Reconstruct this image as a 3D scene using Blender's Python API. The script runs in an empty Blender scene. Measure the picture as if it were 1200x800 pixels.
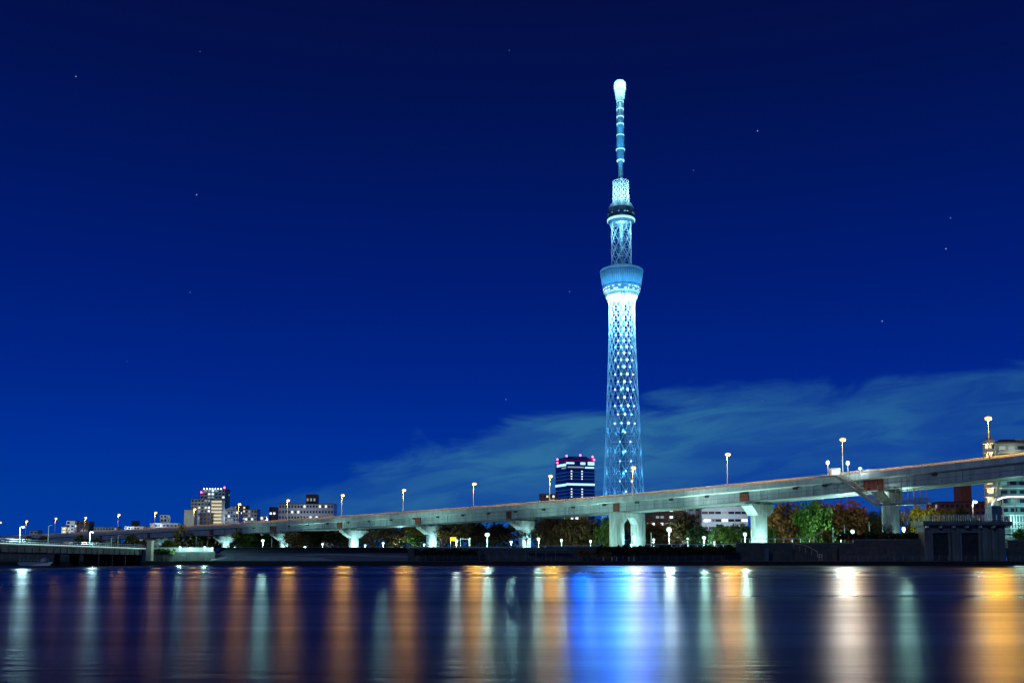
import bpy, math, random
import numpy as np
from mathutils import Vector, Matrix
random.seed(7)
C = bpy.context.scene.collection
SC = bpy.context.scene
PI = math.pi

# ------------------------------------------------------------------ camera
F, PITCH, CZ, HOR = 1130.0, math.radians(4.5), 1.7, 653.0
PY0 = HOR - F * math.tan(PITCH)
cd = bpy.data.cameras.new('camera'); cam = bpy.data.objects.new('camera', cd); C.objects.link(cam)
cam.location = (0, 0, CZ); cam.rotation_euler = (PI / 2 + PITCH, 0, 0)
cd.sensor_width = 36; cd.lens = 36 * F / 1200; cd.shift_y = (PY0 - 400) / 1200
cd.clip_start = 0.3; cd.clip_end = 20000
SC.camera = cam
def P(px, py, Y):
    "photo pixel -> the point at depth Y in front of the camera"
    u, v = (px - 600) / F, (PY0 - py) / F
    c, s = math.cos(PITCH), math.sin(PITCH)
    d = Vector((u, c - v * s, s + v * c))
    return Vector((0, 0, CZ)) + d * (Y / d.y)
def PX(p):
    q = p - Vector((0, 0, CZ)); c, s = math.cos(PITCH), math.sin(PITCH)
    dz = q.y * c + q.z * s; dv = -q.y * s + q.z * c
    return 600 + F * q.x / dz, PY0 - F * dv / dz

# ------------------------------------------------------------------ night sky
W = bpy.data.worlds.new('World'); SC.world = W; W.use_nodes = True
nt = W.node_tree; N = nt.nodes; L = nt.links; N.clear()
def wn(t, **k):
    n = N.new(t)
    for a, b in k.items(): setattr(n, a, b)
    return n
def wmath(op, a, b=None, clamp=False, c=None):
    n = wn('ShaderNodeMath', operation=op, use_clamp=clamp)
    for i, x in enumerate((a, b, c)):
        if x is None: continue
        if isinstance(x, (int, float)): n.inputs[i].default_value = x
        else: L.new(x, n.inputs[i])
    return n.outputs[0]
tc = wn('ShaderNodeTexCoord'); sp = wn('ShaderNodeSeparateXYZ'); L.new(tc.outputs['Generated'], sp.inputs[0])
ramp = wn('ShaderNodeValToRGB'); L.new(sp.outputs['Z'], ramp.inputs[0])
cr = ramp.color_ramp; cr.elements[0].position = 0.0; cr.elements[0].color = (0.0, 0.045, 0.34, 1)
cr.elements[1].position = 1.0; cr.elements[1].color = (0.0005, 0.002, 0.02, 1)
for p, c in ((0.06, (0.0, 0.040, 0.325)), (0.11, (0.0, 0.029, 0.305)), (0.18, (0.0, 0.0185, 0.245)), (0.27, (0.0, 0.0118, 0.175)),
             (0.36, (0.0, 0.0085, 0.120)), (0.44, (0.0005, 0.006, 0.082)), (0.52, (0.001, 0.0045, 0.058))):
    e = cr.elements.new(p); e.color = c + (1,)
# a bank of thin cloud rising to the right, in direction space
ys = wmath('MAXIMUM', sp.outputs['Y'], 0.08)
u = wmath('DIVIDE', sp.outputs['X'], ys); v = wmath('DIVIDE', sp.outputs['Z'], ys)
comb = wn('ShaderNodeCombineXYZ'); L.new(u, comb.inputs[0])
L.new(wmath('SUBTRACT', v, wmath('MULTIPLY', u, 0.13)), comb.inputs[1])
def wnoise(sx, sy, scale, detail, rough, dist=0.0):
    m = wn('ShaderNodeMapping'); m.inputs['Scale'].default_value = (sx, sy, 1); L.new(comb.outputs[0], m.inputs[0])
    n = wn('ShaderNodeTexNoise'); n.inputs['Scale'].default_value = scale; n.inputs['Detail'].default_value = detail
    n.inputs['Roughness'].default_value = rough; n.inputs['Distortion'].default_value = dist; L.new(m.outputs[0], n.inputs[0]); return n.outputs[0]
n1 = wnoise(1.0, 3.0, 7.0, 7, 0.58, 0.8); n2 = wnoise(1.0, 5.0, 9.0, 6, 0.6, 0.7); n3 = wnoise(1.0, 3.0, 3.0, 2, 0.5)
edge = wmath('ADD', wmath('MULTIPLY', wmath('MAXIMUM', u, 0.0), 0.118), wmath('MULTIPLY', wmath('MINIMUM', u, 0.0), 0.33))
top = wmath('ADD', edge, 0.148)
dist = wmath('ADD', wmath('SUBTRACT', top, v), wmath('MULTIPLY', wmath('SUBTRACT', n1, 0.5), 0.085))
def sstep(x, a, b):
    m = wn('ShaderNodeMapRange', interpolation_type='SMOOTHSTEP'); L.new(x, m.inputs[0])
    m.inputs[1].default_value = a; m.inputs[2].default_value = b; return m.outputs[0]
mask = wmath('MULTIPLY', sstep(dist, -0.003, 0.022), sstep(u, -0.36, -0.12))
fade = wmath('SUBTRACT', 1.0, wmath('MULTIPLY', sstep(dist, 0.05, 0.13), 0.66))
strk = wmath('ADD', 0.5, wmath('MULTIPLY', sstep(n2, 0.36, 0.64), 0.5))
strk2 = wmath('ADD', 0.55, wmath('MULTIPLY', sstep(n3, 0.38, 0.6), 0.45))
cm = wmath('MULTIPLY', wmath('MULTIPLY', mask, fade), wmath('MULTIPLY', strk, strk2), True)
mix = wn('ShaderNodeMix', data_type='RGBA'); L.new(wmath('MULTIPLY', cm, wmath('ADD', 0.7, wmath('MULTIPLY', wmath('MULTIPLY', sstep(u, -0.22, -0.02), wmath('SUBTRACT', 1.0, sstep(u, 0.1, 0.3))), 0.5))), mix.inputs[0]); L.new(ramp.outputs[0], mix.inputs[6])
mix.inputs[7].default_value = (0.026, 0.152, 0.335, 1)
# few faint stars
vc = wn('ShaderNodeCombineXYZ'); L.new(u, vc.inputs[0]); L.new(v, vc.inputs[1])
vo = wn('ShaderNodeTexVoronoi'); vo.voronoi_dimensions = '2D'; vo.inputs['Scale'].default_value = 15.0; L.new(vc.outputs[0], vo.inputs['Vector'])
vs = wn('ShaderNodeSeparateColor'); L.new(vo.outputs['Color'], vs.inputs[0])
star = wmath('MULTIPLY', wmath('LESS_THAN', vo.outputs['Distance'], 0.0105), wmath('GREATER_THAN', vs.outputs[0], 0.84))
star = wmath('MULTIPLY', star, wmath('SUBTRACT', 1.0, cm))
star = wmath('MULTIPLY', star, wmath('MULTIPLY', sstep(sp.outputs['Z'], 0.12, 0.2), vs.outputs[1]))
add = wn('ShaderNodeMix', data_type='RGBA', blend_type='ADD'); L.new(wmath('MULTIPLY', star, 0.55), add.inputs[0]); L.new(mix.outputs[2], add.inputs[6])
add.inputs[7].default_value = (0.55, 0.7, 1, 1)
bg = wn('ShaderNodeBackground'); bg.inputs[1].default_value = 1.0; L.new(add.outputs[2], bg.inputs[0])
ow = wn('ShaderNodeOutputWorld'); L.new(bg.outputs[0], ow.inputs[0])
# very weak cool fill sun from behind the camera, added to lift the girder
sd = bpy.data.lights.new('fill_sun', 'SUN'); sd.energy = 0.23; sd.angle = math.radians(0.5); sd.color = (0.58, 0.9, 1.0)
so = bpy.data.objects.new('fill_sun', sd); C.objects.link(so); so.rotation_euler = (math.radians(66), 0, math.radians(-32))
vw = SC.view_settings; vw.view_transform = 'Standard'; vw.look = 'None'; vw.exposure = 0; vw.gamma = 1; vw.use_curve_mapping = False
SC.render.engine = 'CYCLES'; cy = SC.cycles
cy.use_denoising = True; cy.use_light_tree = True; cy.max_bounces = 5; cy.diffuse_bounces = 2; cy.glossy_bounces = 3; cy.transparent_max_bounces = 6
cy.sample_clamp_indirect = 4.0; cy.caustics_reflective = False; cy.caustics_refractive = False

# ------------------------------------------------------------------ helpers
def tag(o, label=None, cat=None, group=None, kind=None):
    if label: o['label'] = label
    if cat: o['category'] = cat
    if group: o['group'] = group
    if kind: o['kind'] = kind
    return o
ORG = {}
def org(o):
    while o.parent: o = o.parent
    return ORG.get(o.name, Vector((0, 0, 0)))
def empty(name, loc, label, cat, group=None):
    o = bpy.data.objects.new(name, None); C.objects.link(o); o.location = loc; o.empty_display_size = 0.5
    ORG[o.name] = Vector(loc); return tag(o, label, cat, group)
class MB:
    def __init__(s): s.v = []; s.f = []
    def add(s, vs, fs):
        b = len(s.v); s.v += [tuple(x) for x in vs]; s.f += [tuple(b + i for i in f) for f in fs]; return s
    def box(s, a, b):
        x0, y0, z0 = a; x1, y1, z1 = b
        return s.add([(x0,y0,z0),(x1,y0,z0),(x1,y1,z0),(x0,y1,z0),(x0,y0,z1),(x1,y0,z1),(x1,y1,z1),(x0,y1,z1)],
                     [(0,3,2,1),(4,5,6,7),(0,1,5,4),(1,2,6,5),(2,3,7,6),(3,0,4,7)])
    def hexa(s, p):   # 8 points: bottom 4, top 4
        return s.add(p, [(0,3,2,1),(4,5,6,7),(0,1,5,4),(1,2,6,5),(2,3,7,6),(3,0,4,7)])
    def tube(s, p, q, r0, r1=None, n=6, cap=True):
        p, q = Vector(p), Vector(q); r1 = r0 if r1 is None else r1
        d = (q - p).normalized() if (q - p).length > 1e-9 else Vector((0, 0, 1))
        a = d.cross(Vector((0, 0, 1)) if abs(d.z) < 0.9 else Vector((1, 0, 0))).normalized(); b = d.cross(a)
        vs = [p + (a * math.cos(2*PI*i/n) + b * math.sin(2*PI*i/n)) * r0 for i in range(n)] + \
             [q + (a * math.cos(2*PI*i/n) + b * math.sin(2*PI*i/n)) * r1 for i in range(n)]
        fs = [(i, (i+1) % n, n + (i+1) % n, n + i) for i in range(n)]
        if cap: fs += [tuple(range(n))[::-1], tuple(range(n, 2*n))]
        return s.add(vs, fs)
    def path(s, pts, r, n=6):
        for i in range(len(pts) - 1): s.tube(pts[i], pts[i+1], r, r, n)
        return s
    def lathe(s, c, prof, n=32, cap=True):
        cx, cy_, cz = c; b = []
        for r, z in prof: b += [(cx + r*math.cos(2*PI*i/n), cy_ + r*math.sin(2*PI*i/n), cz + z) for i in range(n)]
        fs = [(k*n+i, k*n+(i+1) % n, (k+1)*n+(i+1) % n, (k+1)*n+i) for k in range(len(prof)-1) for i in range(n)]
        if cap: fs += [tuple(range(n))[::-1], tuple(range((len(prof)-1)*n, len(prof)*n))]
        return s.add(b, fs)
    def ball(s, c, r, n=10, m=6):
        return s.lathe(c, [(max(r*math.sin(PI*k/m), r*0.02), -r*math.cos(PI*k/m)) for k in range(m+1)], n)
    def prism(s, poly, y0, y1):   # poly in xz, extruded along y
        n = len(poly)
        vs = [(x, y0, z) for x, z in poly] + [(x, y1, z) for x, z in poly]
        return s.add(vs, [tuple(range(n)), tuple(range(n, 2*n))[::-1]] + [(i, n+i, n+(i+1) % n, (i+1) % n) for i in range(n)])
    def build(s, name, m, parent=None, smooth=False):
        me = bpy.data.meshes.new(name); o_ = org(parent) if parent else Vector((0, 0, 0))
        me.from_pydata([(x-o_.x, y-o_.y, z-o_.z) for x, y, z in s.v], [], s.f); me.update()
        import bmesh
        bm = bmesh.new(); bm.from_mesh(me); bmesh.ops.recalc_face_normals(bm, faces=bm.faces); bm.to_mesh(me); bm.free()
        me.materials.append(m)
        if smooth: me.polygons.foreach_set('use_smooth', [True]*len(me.polygons))
        o = bpy.data.objects.new(name, me); C.objects.link(o)
        if parent: o.parent = parent
        return o
def copy_tree(o, parent=None):
    c = o.copy(); C.objects.link(c)
    if parent: c.parent = parent
    for ch in [x for x in bpy.data.objects if x.parent == o and x.type != 'LIGHT']: copy_tree(ch, c)
    return c
def light(loc, power, col, parent, radius=0.25, spot=None, aim=None, blend=0.6):
    d = bpy.data.lights.new('lamp_light', 'SPOT' if spot else 'POINT'); d.energy = power; d.color = col; d.shadow_soft_size = radius
    o = bpy.data.objects.new('lamp_light', d); C.objects.link(o)
    if spot: d.spot_size = math.radians(spot); d.spot_blend = blend
    o.location = Vector(loc) - (org(parent) if parent else Vector((0, 0, 0)))
    if aim is not None: o.rotation_euler = Vector(aim).to_track_quat('-Z', 'Y').to_euler()
    if parent: o.parent = parent
    return o

# ------------------------------------------------------------------ materials
def mat(name, base, rough=0.7, var=0.25, scale=1.0, metal=0.0, bump=0.0, dark=None, stretch=(1, 1, 1), spec=0.3):
    m = bpy.data.materials.new(name); m.use_nodes = True; t = m.node_tree; b = t.nodes['Principled BSDF']
    b.inputs['Roughness'].default_value = rough; b.inputs['Metallic'].default_value = metal
    b.inputs['Specular IOR Level'].default_value = spec
    tcn = t.nodes.new('ShaderNodeTexCoord'); mp = t.nodes.new('ShaderNodeMapping'); mp.inputs['Scale'].default_value = stretch
    t.links.new(tcn.outputs['Object'], mp.inputs[0])
    n = t.nodes.new('ShaderNodeTexNoise'); n.inputs['Scale'].default_value = scale; n.inputs['Detail'].default_value = 6; n.inputs['Roughness'].default_value = 0.65
    t.links.new(mp.outputs[0], n.inputs[0])
    r = t.nodes.new('ShaderNodeValToRGB'); r.color_ramp.elements[0].position = 0.3; r.color_ramp.elements[1].position = 0.7
    d = dark or tuple(c * (1 - var) for c in base)
    r.color_ramp.elements[0].color = tuple(d) + (1,); r.color_ramp.elements[1].color = tuple(min(1, c * (1 + var * 0.5)) for c in base) + (1,)
    t.links.new(n.outputs[0], r.inputs[0]); t.links.new(r.outputs[0], b.inputs['Base Color'])
    if bump:
        bp = t.nodes.new('ShaderNodeBump'); bp.inputs['Strength'].default_value = bump; bp.inputs['Distance'].default_value = 0.1
        t.links.new(n.outputs[0], bp.inputs['Height']); t.links.new(bp.outputs[0], b.inputs['Normal'])
    return m
def emis(name, col, st, base=(0.0, 0.0, 0.0)):
    m = bpy.data.materials.new(name); m.use_nodes = True; b = m.node_tree.nodes['Principled BSDF']
    b.inputs['Base Color'].default_value = base + (1,); b.inputs['Emission Color'].default_value = col + (1,); b.inputs['Emission Strength'].default_value = st
    return m
M = dict(
    concrete=mat('weathered_concrete', (0.44, 0.45, 0.44), 0.8, 0.5, 0.9, bump=0.1, stretch=(1, 1, 0.2)),
    girder=mat('painted_steel_girder', (0.46, 0.49, 0.5), 0.5, 0.36, 0.5, stretch=(1, 1, 0.12)),
    fascia=mat('parapet_concrete', (0.58, 0.61, 0.6), 0.7, 0.3, 0.6, stretch=(1, 1, 0.15)),
    asphalt=mat('asphalt', (0.06, 0.06, 0.062), 0.85, 0.3, 2.0),
    barrier=mat('barrier_panel', (0.3, 0.32, 0.42), 0.6, 0.2, 0.4),
    rail=mat('galvanised_rail', (0.6, 0.62, 0.62), 0.4, 0.1, 2.0, 0.3),
    redpanel=mat('faded_red_panel', (0.36, 0.075, 0.05), 0.65, 0.4, 1.2),
    darkmetal=mat('dark_steel', (0.05, 0.055, 0.06), 0.5, 0.3, 2.0, 0.4),
    steelgrey=mat('grey_steel', (0.22, 0.25, 0.26), 0.5, 0.25, 1.0, 0.3),
    polewhite=mat('pale_lamp_pole', (0.62, 0.62, 0.6), 0.45, 0.1, 3.0),
    wall_dark=mat('dark_levee_blocks', (0.10, 0.10, 0.105), 0.85, 0.45, 0.9, bump=0.4),
    sluice=mat('stained_dark_concrete', (0.16, 0.2, 0.21), 0.85, 0.5, 0.5, bump=0.3, stretch=(1, 1, 0.25)),
    gate=mat('gate_steel', (0.05, 0.06, 0.065), 0.6, 0.4, 1.0, 0.3),
    terrace=mat('terrace_paving', (0.14, 0.12, 0.10), 0.85, 0.4, 0.8),
    quay=mat('quay_wall', (0.025, 0.027, 0.03), 0.8, 0.4, 1.0),
    earth=mat('park_ground', (0.07, 0.08, 0.055), 0.95, 0.4, 0.3),
    slope=mat('blue_grey_revetment', (0.19, 0.2, 0.29), 0.8, 0.25, 0.25),
    slope2=mat('light_revetment_edge', (0.34, 0.35, 0.4), 0.8, 0.25, 0.25),
    steel=mat('white_tower_steel', (0.62, 0.72, 0.8), 0.5, 0.1, 0.05),
    deckmetal=mat('tower_deck_cladding', (0.30, 0.42, 0.5), 0.45, 0.15, 0.3, 0.2, stretch=(1, 1, 0.1)),
    darkdeck=mat('tower_dark_cladding', (0.10, 0.16, 0.24), 0.5, 0.2, 0.2),
    cream=mat('cream_render', (0.55, 0.5, 0.38), 0.8, 0.15, 0.2), whitewall=mat('white_render', (0.62, 0.64, 0.68), 0.8, 0.12, 0.2),
    greywall=mat('grey_render', (0.3, 0.31, 0.33), 0.8, 0.2, 0.2), brown=mat('brown_brick', (0.17, 0.085, 0.06), 0.85, 0.3, 0.6),
    darkbrown=mat('dark_brown_tile', (0.08, 0.055, 0.05), 0.8, 0.3, 0.6), bluewall=mat('blue_grey_render', (0.26, 0.3, 0.38), 0.8, 0.2, 0.2),
    tealwall=mat('teal_tile', (0.16, 0.25, 0.28), 0.7, 0.25, 0.3), redbrick=mat('red_brick', (0.34, 0.09, 0.05), 0.85, 0.3, 0.8),
    glassblue=mat('dark_blue_glass', (0.01, 0.12, 0.4), 0.3, 0.15, 0.1, 0.5, spec=0.6),
    roofdark=mat('dark_roof', (0.05, 0.05, 0.055), 0.85, 0.3, 0.5),
    winDark=mat('unlit_glass', (0.02, 0.03, 0.045), 0.15, 0.2, 1.0, spec=0.6),
    winWhite=emis('lit_window_cool', (0.85, 0.97, 1.0), 1.6), winWarm=emis('lit_window_warm', (1.0, 0.82, 0.5), 1.1),
    winDim=emis('dim_lit_window', (0.75, 0.9, 0.9), 0.35), band=emis('lit_office_band', (0.42, 0.85, 1.0), 1.5),
    stairlit=emis('lit_gallery', (1.0, 0.86, 0.55), 0.8), teallit=emis('teal_lit_gallery', (0.3, 0.85, 0.8), 0.28),
    redlamp=emis('red_aviation_lamp', (1.0, 0.05, 0.18), 14), redband=emis('red_roof_light', (0.9, 0.03, 0.3), 0.07),
    bulb_warm=emis('sodium_lamp', (1.0, 0.52, 0.14), 2.6), bulb_cool=emis('mercury_lamp', (0.5, 1.0, 0.82), 2.4),
    bulb_white=emis('white_lamp', (0.6, 1.0, 1.0), 2.6), bulb_tower=emis('tower_led', (0.45, 0.86, 1.0), 9), ringlit=emis('tower_ring_light', (0.35, 0.8, 1.0), 1.5),
    deckwin=emis('deck_windows', (0.75, 0.95, 1.0), 1.5), decktrim=emis('deck_trim_light', (0.3, 0.75, 0.95), 0.75),
    yellowlit=emis('yellow_sign_light', (1.0, 0.75, 0.05), 1.4), striplit=emis('deck_edge_glow', (0.6, 1.0, 0.95), 0.9), floorline=emis('faint_floor_line', (0.06, 0.3, 0.9), 0.22), whitelit=emis('white_light_tube', (0.8, 1.0, 1.0), 2.6),
    bark=mat('bark', (0.06, 0.045, 0.035), 0.9, 0.4, 3.0), paleblark=mat('pale_bark', (0.16, 0.14, 0.12), 0.9, 0.4, 3.0),
    boat=mat('white_hull', (0.6, 0.63, 0.66), 0.35, 0.1, 1.0), bluebox=mat('blue_grey_box', (0.11, 0.16, 0.24), 0.6, 0.2, 1.0),
)
def leafmat(name, a, b):
    m = bpy.data.materials.new(name); m.use_nodes = True; t = m.node_tree; bs = t.nodes['Principled BSDF']; bs.inputs['Roughness'].default_value = 0.75
    bs.inputs['Specular IOR Level'].default_value = 0.15
    tcn = t.nodes.new('ShaderNodeTexCoord'); n = t.nodes.new('ShaderNodeTexNoise'); n.inputs['Scale'].default_value = 0.8; n.inputs['Detail'].default_value = 5
    oi = t.nodes.new('ShaderNodeObjectInfo'); n.noise_dimensions = '4D'
    mu = t.nodes.new('ShaderNodeMath'); mu.operation = 'MULTIPLY'; mu.inputs[1].default_value = 20; t.links.new(oi.outputs['Random'], mu.inputs[0]); t.links.new(mu.outputs[0], n.inputs['W'])
    t.links.new(tcn.outputs['Object'], n.inputs['Vector'])
    r = t.nodes.new('ShaderNodeValToRGB'); r.color_ramp.elements[0].position = 0.35; r.color_ramp.elements[1].position = 0.65
    r.color_ramp.elements[0].color = a + (1,); r.color_ramp.elements[1].color = b + (1,)
    t.links.new(n.outputs[0], r.inputs[0]); t.links.new(r.outputs[0], bs.inputs['Base Color']); return m
LM = dict(brown=leafmat('dull_brown_leaves', (0.1, 0.05, 0.02), (0.22, 0.115, 0.045)), olive=leafmat('olive_leaves', (0.05, 0.085, 0.018), (0.13, 0.17, 0.035)),
          orange=leafmat('orange_brown_leaves', (0.2, 0.06, 0.02), (0.38, 0.15, 0.05)), green=leafmat('green_leaves', (0.035, 0.085, 0.012), (0.10, 0.18, 0.025)),
          yellow=leafmat('yellow_leaves', (0.16, 0.12, 0.005), (0.36, 0.27, 0.01)), dark=leafmat('dark_evergreen_leaves', (0.018, 0.035, 0.014), (0.045, 0.075, 0.03)),
          hedge=leafmat('hedge_leaves', (0.012, 0.022, 0.012), (0.03, 0.045, 0.02)), mauve=leafmat('mauve_twigs', (0.07, 0.045, 0.055), (0.14, 0.09, 0.1)))

# ------------------------------------------------------------------ setting: river, bank, ground
QY, WY, GZ, TZ = 215.0, 224.0, 4.0, 1.0
wm = bpy.data.materials.new('night_river_water'); wm.use_nodes = True; t = wm.node_tree; b = t.nodes['Principled BSDF']
b.inputs['Base Color'].default_value = (0.003, 0.004, 0.014, 1); b.inputs['IOR'].default_value = 1.33
g = t.nodes.new('ShaderNodeNewGeometry'); mp = t.nodes.new('ShaderNodeMapping'); mp.inputs['Scale'].default_value = (0.006, 0.05, 1); t.links.new(g.outputs['Position'], mp.inputs[0])
n = t.nodes.new('ShaderNodeTexNoise'); n.inputs['Scale'].default_value = 1; n.inputs['Detail'].default_value = 1; t.links.new(mp.outputs[0], n.inputs[0])
mr = t.nodes.new('ShaderNodeMapRange'); mr.inputs[1].default_value = 0.3; mr.inputs[2].default_value = 0.7; mr.inputs[3].default_value = 0.24; mr.inputs[4].default_value = 0.35
t.links.new(n.outputs[0], mr.inputs[0]); t.links.new(mr.outputs[0], b.inputs['Roughness'])
mp2 = t.nodes.new('ShaderNodeMapping'); mp2.inputs['Scale'].default_value = (0.5, 2.2, 1); t.links.new(g.outputs['Position'], mp2.inputs[0])
n2_ = t.nodes.new('ShaderNodeTexNoise'); n2_.inputs['Scale'].default_value = 1; n2_.inputs['Detail'].default_value = 4; t.links.new(mp2.outputs[0], n2_.inputs[0])
bp = t.nodes.new('ShaderNodeBump'); bp.inputs['Strength'].default_value = 0.5; bp.inputs['Distance'].default_value = 0.06; t.links.new(n2_.outputs[0], bp.inputs['Height'])
t.links.new(bp.outputs[0], b.inputs['Normal'])
df = t.nodes.new('ShaderNodeBsdfDiffuse'); df.inputs[0].default_value = (0.003, 0.004, 0.014, 1)
mx = t.nodes.new('ShaderNodeMixShader'); 
def wband(sx, sy, a, c):
    m_ = t.nodes.new('ShaderNodeMapping'); m_.inputs['Scale'].default_value = (sx, sy, 1); t.links.new(g.outputs['Position'], m_.inputs[0])
    q_ = t.nodes.new('ShaderNodeTexNoise'); q_.inputs['Scale'].default_value = 1; q_.inputs['Detail'].default_value = 1.5; q_.inputs['Distortion'].default_value = 0.2; t.links.new(m_.outputs[0], q_.inputs[0])
    k_ = t.nodes.new('ShaderNodeMapRange'); k_.inputs[1].default_value = 0.33; k_.inputs[2].default_value = 0.67; k_.inputs[3].default_value = a; k_.inputs[4].default_value = c
    t.links.new(q_.outputs[0], k_.inputs[0]); return k_.outputs[0]
pa, pb = wband(0.016, 0.06, 0.3, 0.68), wband(0.06, 0.4, 0.68, 1.0)
pm_ = t.nodes.new('ShaderNodeMath'); pm_.operation = 'MULTIPLY'; t.links.new(pa, pm_.inputs[0]); t.links.new(pb, pm_.inputs[1]); t.links.new(pm_.outputs[0], mx.inputs[0]); t.links.new(df.outputs[0], mx.inputs[1]); gl = t.nodes.new('ShaderNodeBsdfGlossy'); gl.distribution = 'BECKMANN'; t.links.new(mr.outputs[0], gl.inputs['Roughness']); t.links.new(bp.outputs[0], gl.inputs['Normal'])
lw = t.nodes.new('ShaderNodeFresnel'); lw.inputs[0].default_value = 1.33
gm = t.nodes.new('ShaderNodeMixShader'); t.links.new(lw.outputs[0], gm.inputs[0]); t.links.new(df.outputs[0], gm.inputs[1]); t.links.new(gl.outputs[0], gm.inputs[2])
lm = t.nodes.new('ShaderNodeMixShader'); lm.inputs[0].default_value = 0.72; t.links.new(b.outputs[0], lm.inputs[1]); t.links.new(gm.outputs[0], lm.inputs[2])
t.links.new(lm.outputs[0], mx.inputs[2])
t.links.new(mx.outputs[0], t.nodes['Material Output'].inputs['Surface'])
tag(MB().add([(-900, -300, 0), (900, -300, 0), (900, QY + 1, 0), (-900, QY + 1, 0)], [(0, 1, 2, 3)]).build('river', wm), kind='structure')
tag(MB().add([(-9000, WY + 1, GZ), (9000, WY + 1, GZ), (9000, 15000, GZ), (-9000, 15000, GZ)], [(0, 1, 2, 3)]).build('ground', M['earth']), kind='structure')
tag(MB().box((-900, QY, -3), (900, QY + 0.8, TZ - 0.15)).build('quay_wall', M['quay']), kind='structure')
tag(MB().box((-900, QY - 0.12, TZ - 0.15), (900, WY + 8, TZ)).build('riverside_path', M['terrace']), kind='structure')

# levee walls, stretch by stretch along the bank
def levee(px0, px1, ytop, label):
    a, c = P(px0, ytop, WY), P(px1, ytop, WY)
    r = empty('levee_wall', (a.x, WY, TZ), label, 'wall', 'levee walls along the far bank')
    m = MB().box((a.x, WY, TZ - 0.5), (c.x, WY + 0.7, a.z - 0.25)); m.build('wall_face', M['wall_dark'], r)
    MB().box((a.x, WY - 0.12, a.z - 0.25), (c.x, WY + 0.82, a.z)).build('coping', M['sluice'], r)
    mb = MB(); x = a.x + 2.5
    while x < c.x: mb.box((x, WY - 0.10, TZ), (x + 0.35, WY - 0.003, a.z - 0.26)); x += 5.2
    mb.build('buttress', M['wall_dark'], r)
    return r
levee(-80, 150, 641.3, 'dark low levee wall under the small road bridge')
levee(178, 252, 646, 'dark levee wall between bridge abutment and blue-grey slope')
levee(478, 640, 641.2, 'dark levee wall below bare trees and the yellow sign')
levee(640.3, 862, 640, 'long dark levee wall below the two-legged portal pier')
levee(862.3, 1000, 635.5, 'dark levee wall with stair rail below the green-lit tree')
levee(1000.3, 1082, 631.5, 'dark block levee wall just left of the sluice house')
levee(1181, 1300, 632, 'dark block levee wall right of the sluice house')

# blue-grey sloped revetment, px 245..478
def slope():
    r = empty('sloped_revetment', (P(360, 650, WY).x, WY, TZ), 'long blue-grey paved slope on the bank below the lit pier columns', 'embankment')
    a0, a1 = P(246, 657, 223), P(478, 657, 223)
    t0, t1 = P(262, 641.0, 232), P(478, 641.0, 232)
    MB().hexa([(a0.x, 223, TZ), (a1.x, 223, TZ), (a1.x, 233, TZ), (a0.x, 233, TZ), (t0.x, 231, t0.z), (t1.x, 231, t1.z), (t1.x, 233, t1.z), (t0.x, 233, t0.z)]).build('slope_face', M['slope'], r)
    m = MB(); p, q = P(252, 655.5, 222.6), P(386, 649.5, 226.5); m.tube(p, q, 0.22, 0.22, 4)
    p, q = P(386, 649.5, 226.5), P(478, 652.5, 224.3); m.tube(p, q, 0.2, 0.2, 4); m.build('ramp_kerb', M['slope2'], r)
    m = MB(); p = P(290, 650, 222.5); q = P(392, 655, 222.5)
    m.hexa([(p.x - 9, 222.3, TZ), (q.x, 222.3, TZ), (q.x, 222.95, TZ), (p.x - 9, 222.95, TZ), (p.x, 222.3, TZ + 1.0), (q.x - 3, 222.3, TZ + 0.7), (q.x - 3, 222.95, TZ + 0.75), (p.x, 222.95, TZ + 1.05)])
    m.build('lower_ramp', M['slope2'], r)
slope()

# low pale guard rail along the levee top (lit by the park lamps)
def guard(px0, px1, y, Y, label):
    a, c = P(px0, y, Y), P(px1, y, Y)
    r = empty('guard_rail', (a.x, Y, a.z), label, 'guard rail', 'guard rails along the levee top')
    m = MB(); m.box((a.x, Y, a.z - (1.05 if px0 < 200 else 0.16)), (c.x, Y + 0.12, a.z)); x = a.x
    while x < c.x: m.box((x, Y + 0.13, GZ - 0.3), (x + 0.12, Y + 0.24, a.z)); x += 2.0
    m.build('railing', M['rail'], r)
guard(476, 598, 640.2, 225.2, 'pale guard rail below the yellow sign and bare lit trees')
guard(598.5, 705, 638.6, 225.2, 'pale guard rail right of the flared pier with the bare tree')
guard(757, 868, 637.0, 225.2, 'pale guard rail right of the two-legged portal pier')
guard(868.5, 950, 630.5, 226, 'pale tall railing at the foot of the flared pier beside orange trees')
guard(178, 250, 641.0, 225.2, 'brightly lit white guard wall behind the bridge abutment')

# riverside fences on the path
def fence(px0, px1, label):
    Y = QY + 0.5; a, c = P(px0, 655, Y), P(px1, 655, Y)
    r = empty('riverside_fence', (a.x, Y, TZ), label, 'fence', 'riverside fences on the path')
    m = MB()
    for z in (0.45, 0.8, 1.1): m.box((a.x, Y, TZ + z), (c.x, Y + 0.05, TZ + z + 0.05))
    x = a.x
    while x <= c.x: m.box((x, Y + 0.055, TZ), (x + 0.09, Y + 0.14, TZ + 1.2)); x += 2.0
    m.build('railing', M['steelgrey'], r)
fence(-20, 146, 'thin riverside fence under the small road bridge')
fence(160, 470, 'thin riverside fence in front of the blue-grey slope')
fence(488, 850, 'thin riverside fence in front of the long dark levee wall')
fence(985, 1215, 'thin riverside fence in front of the sluice house')

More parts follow.
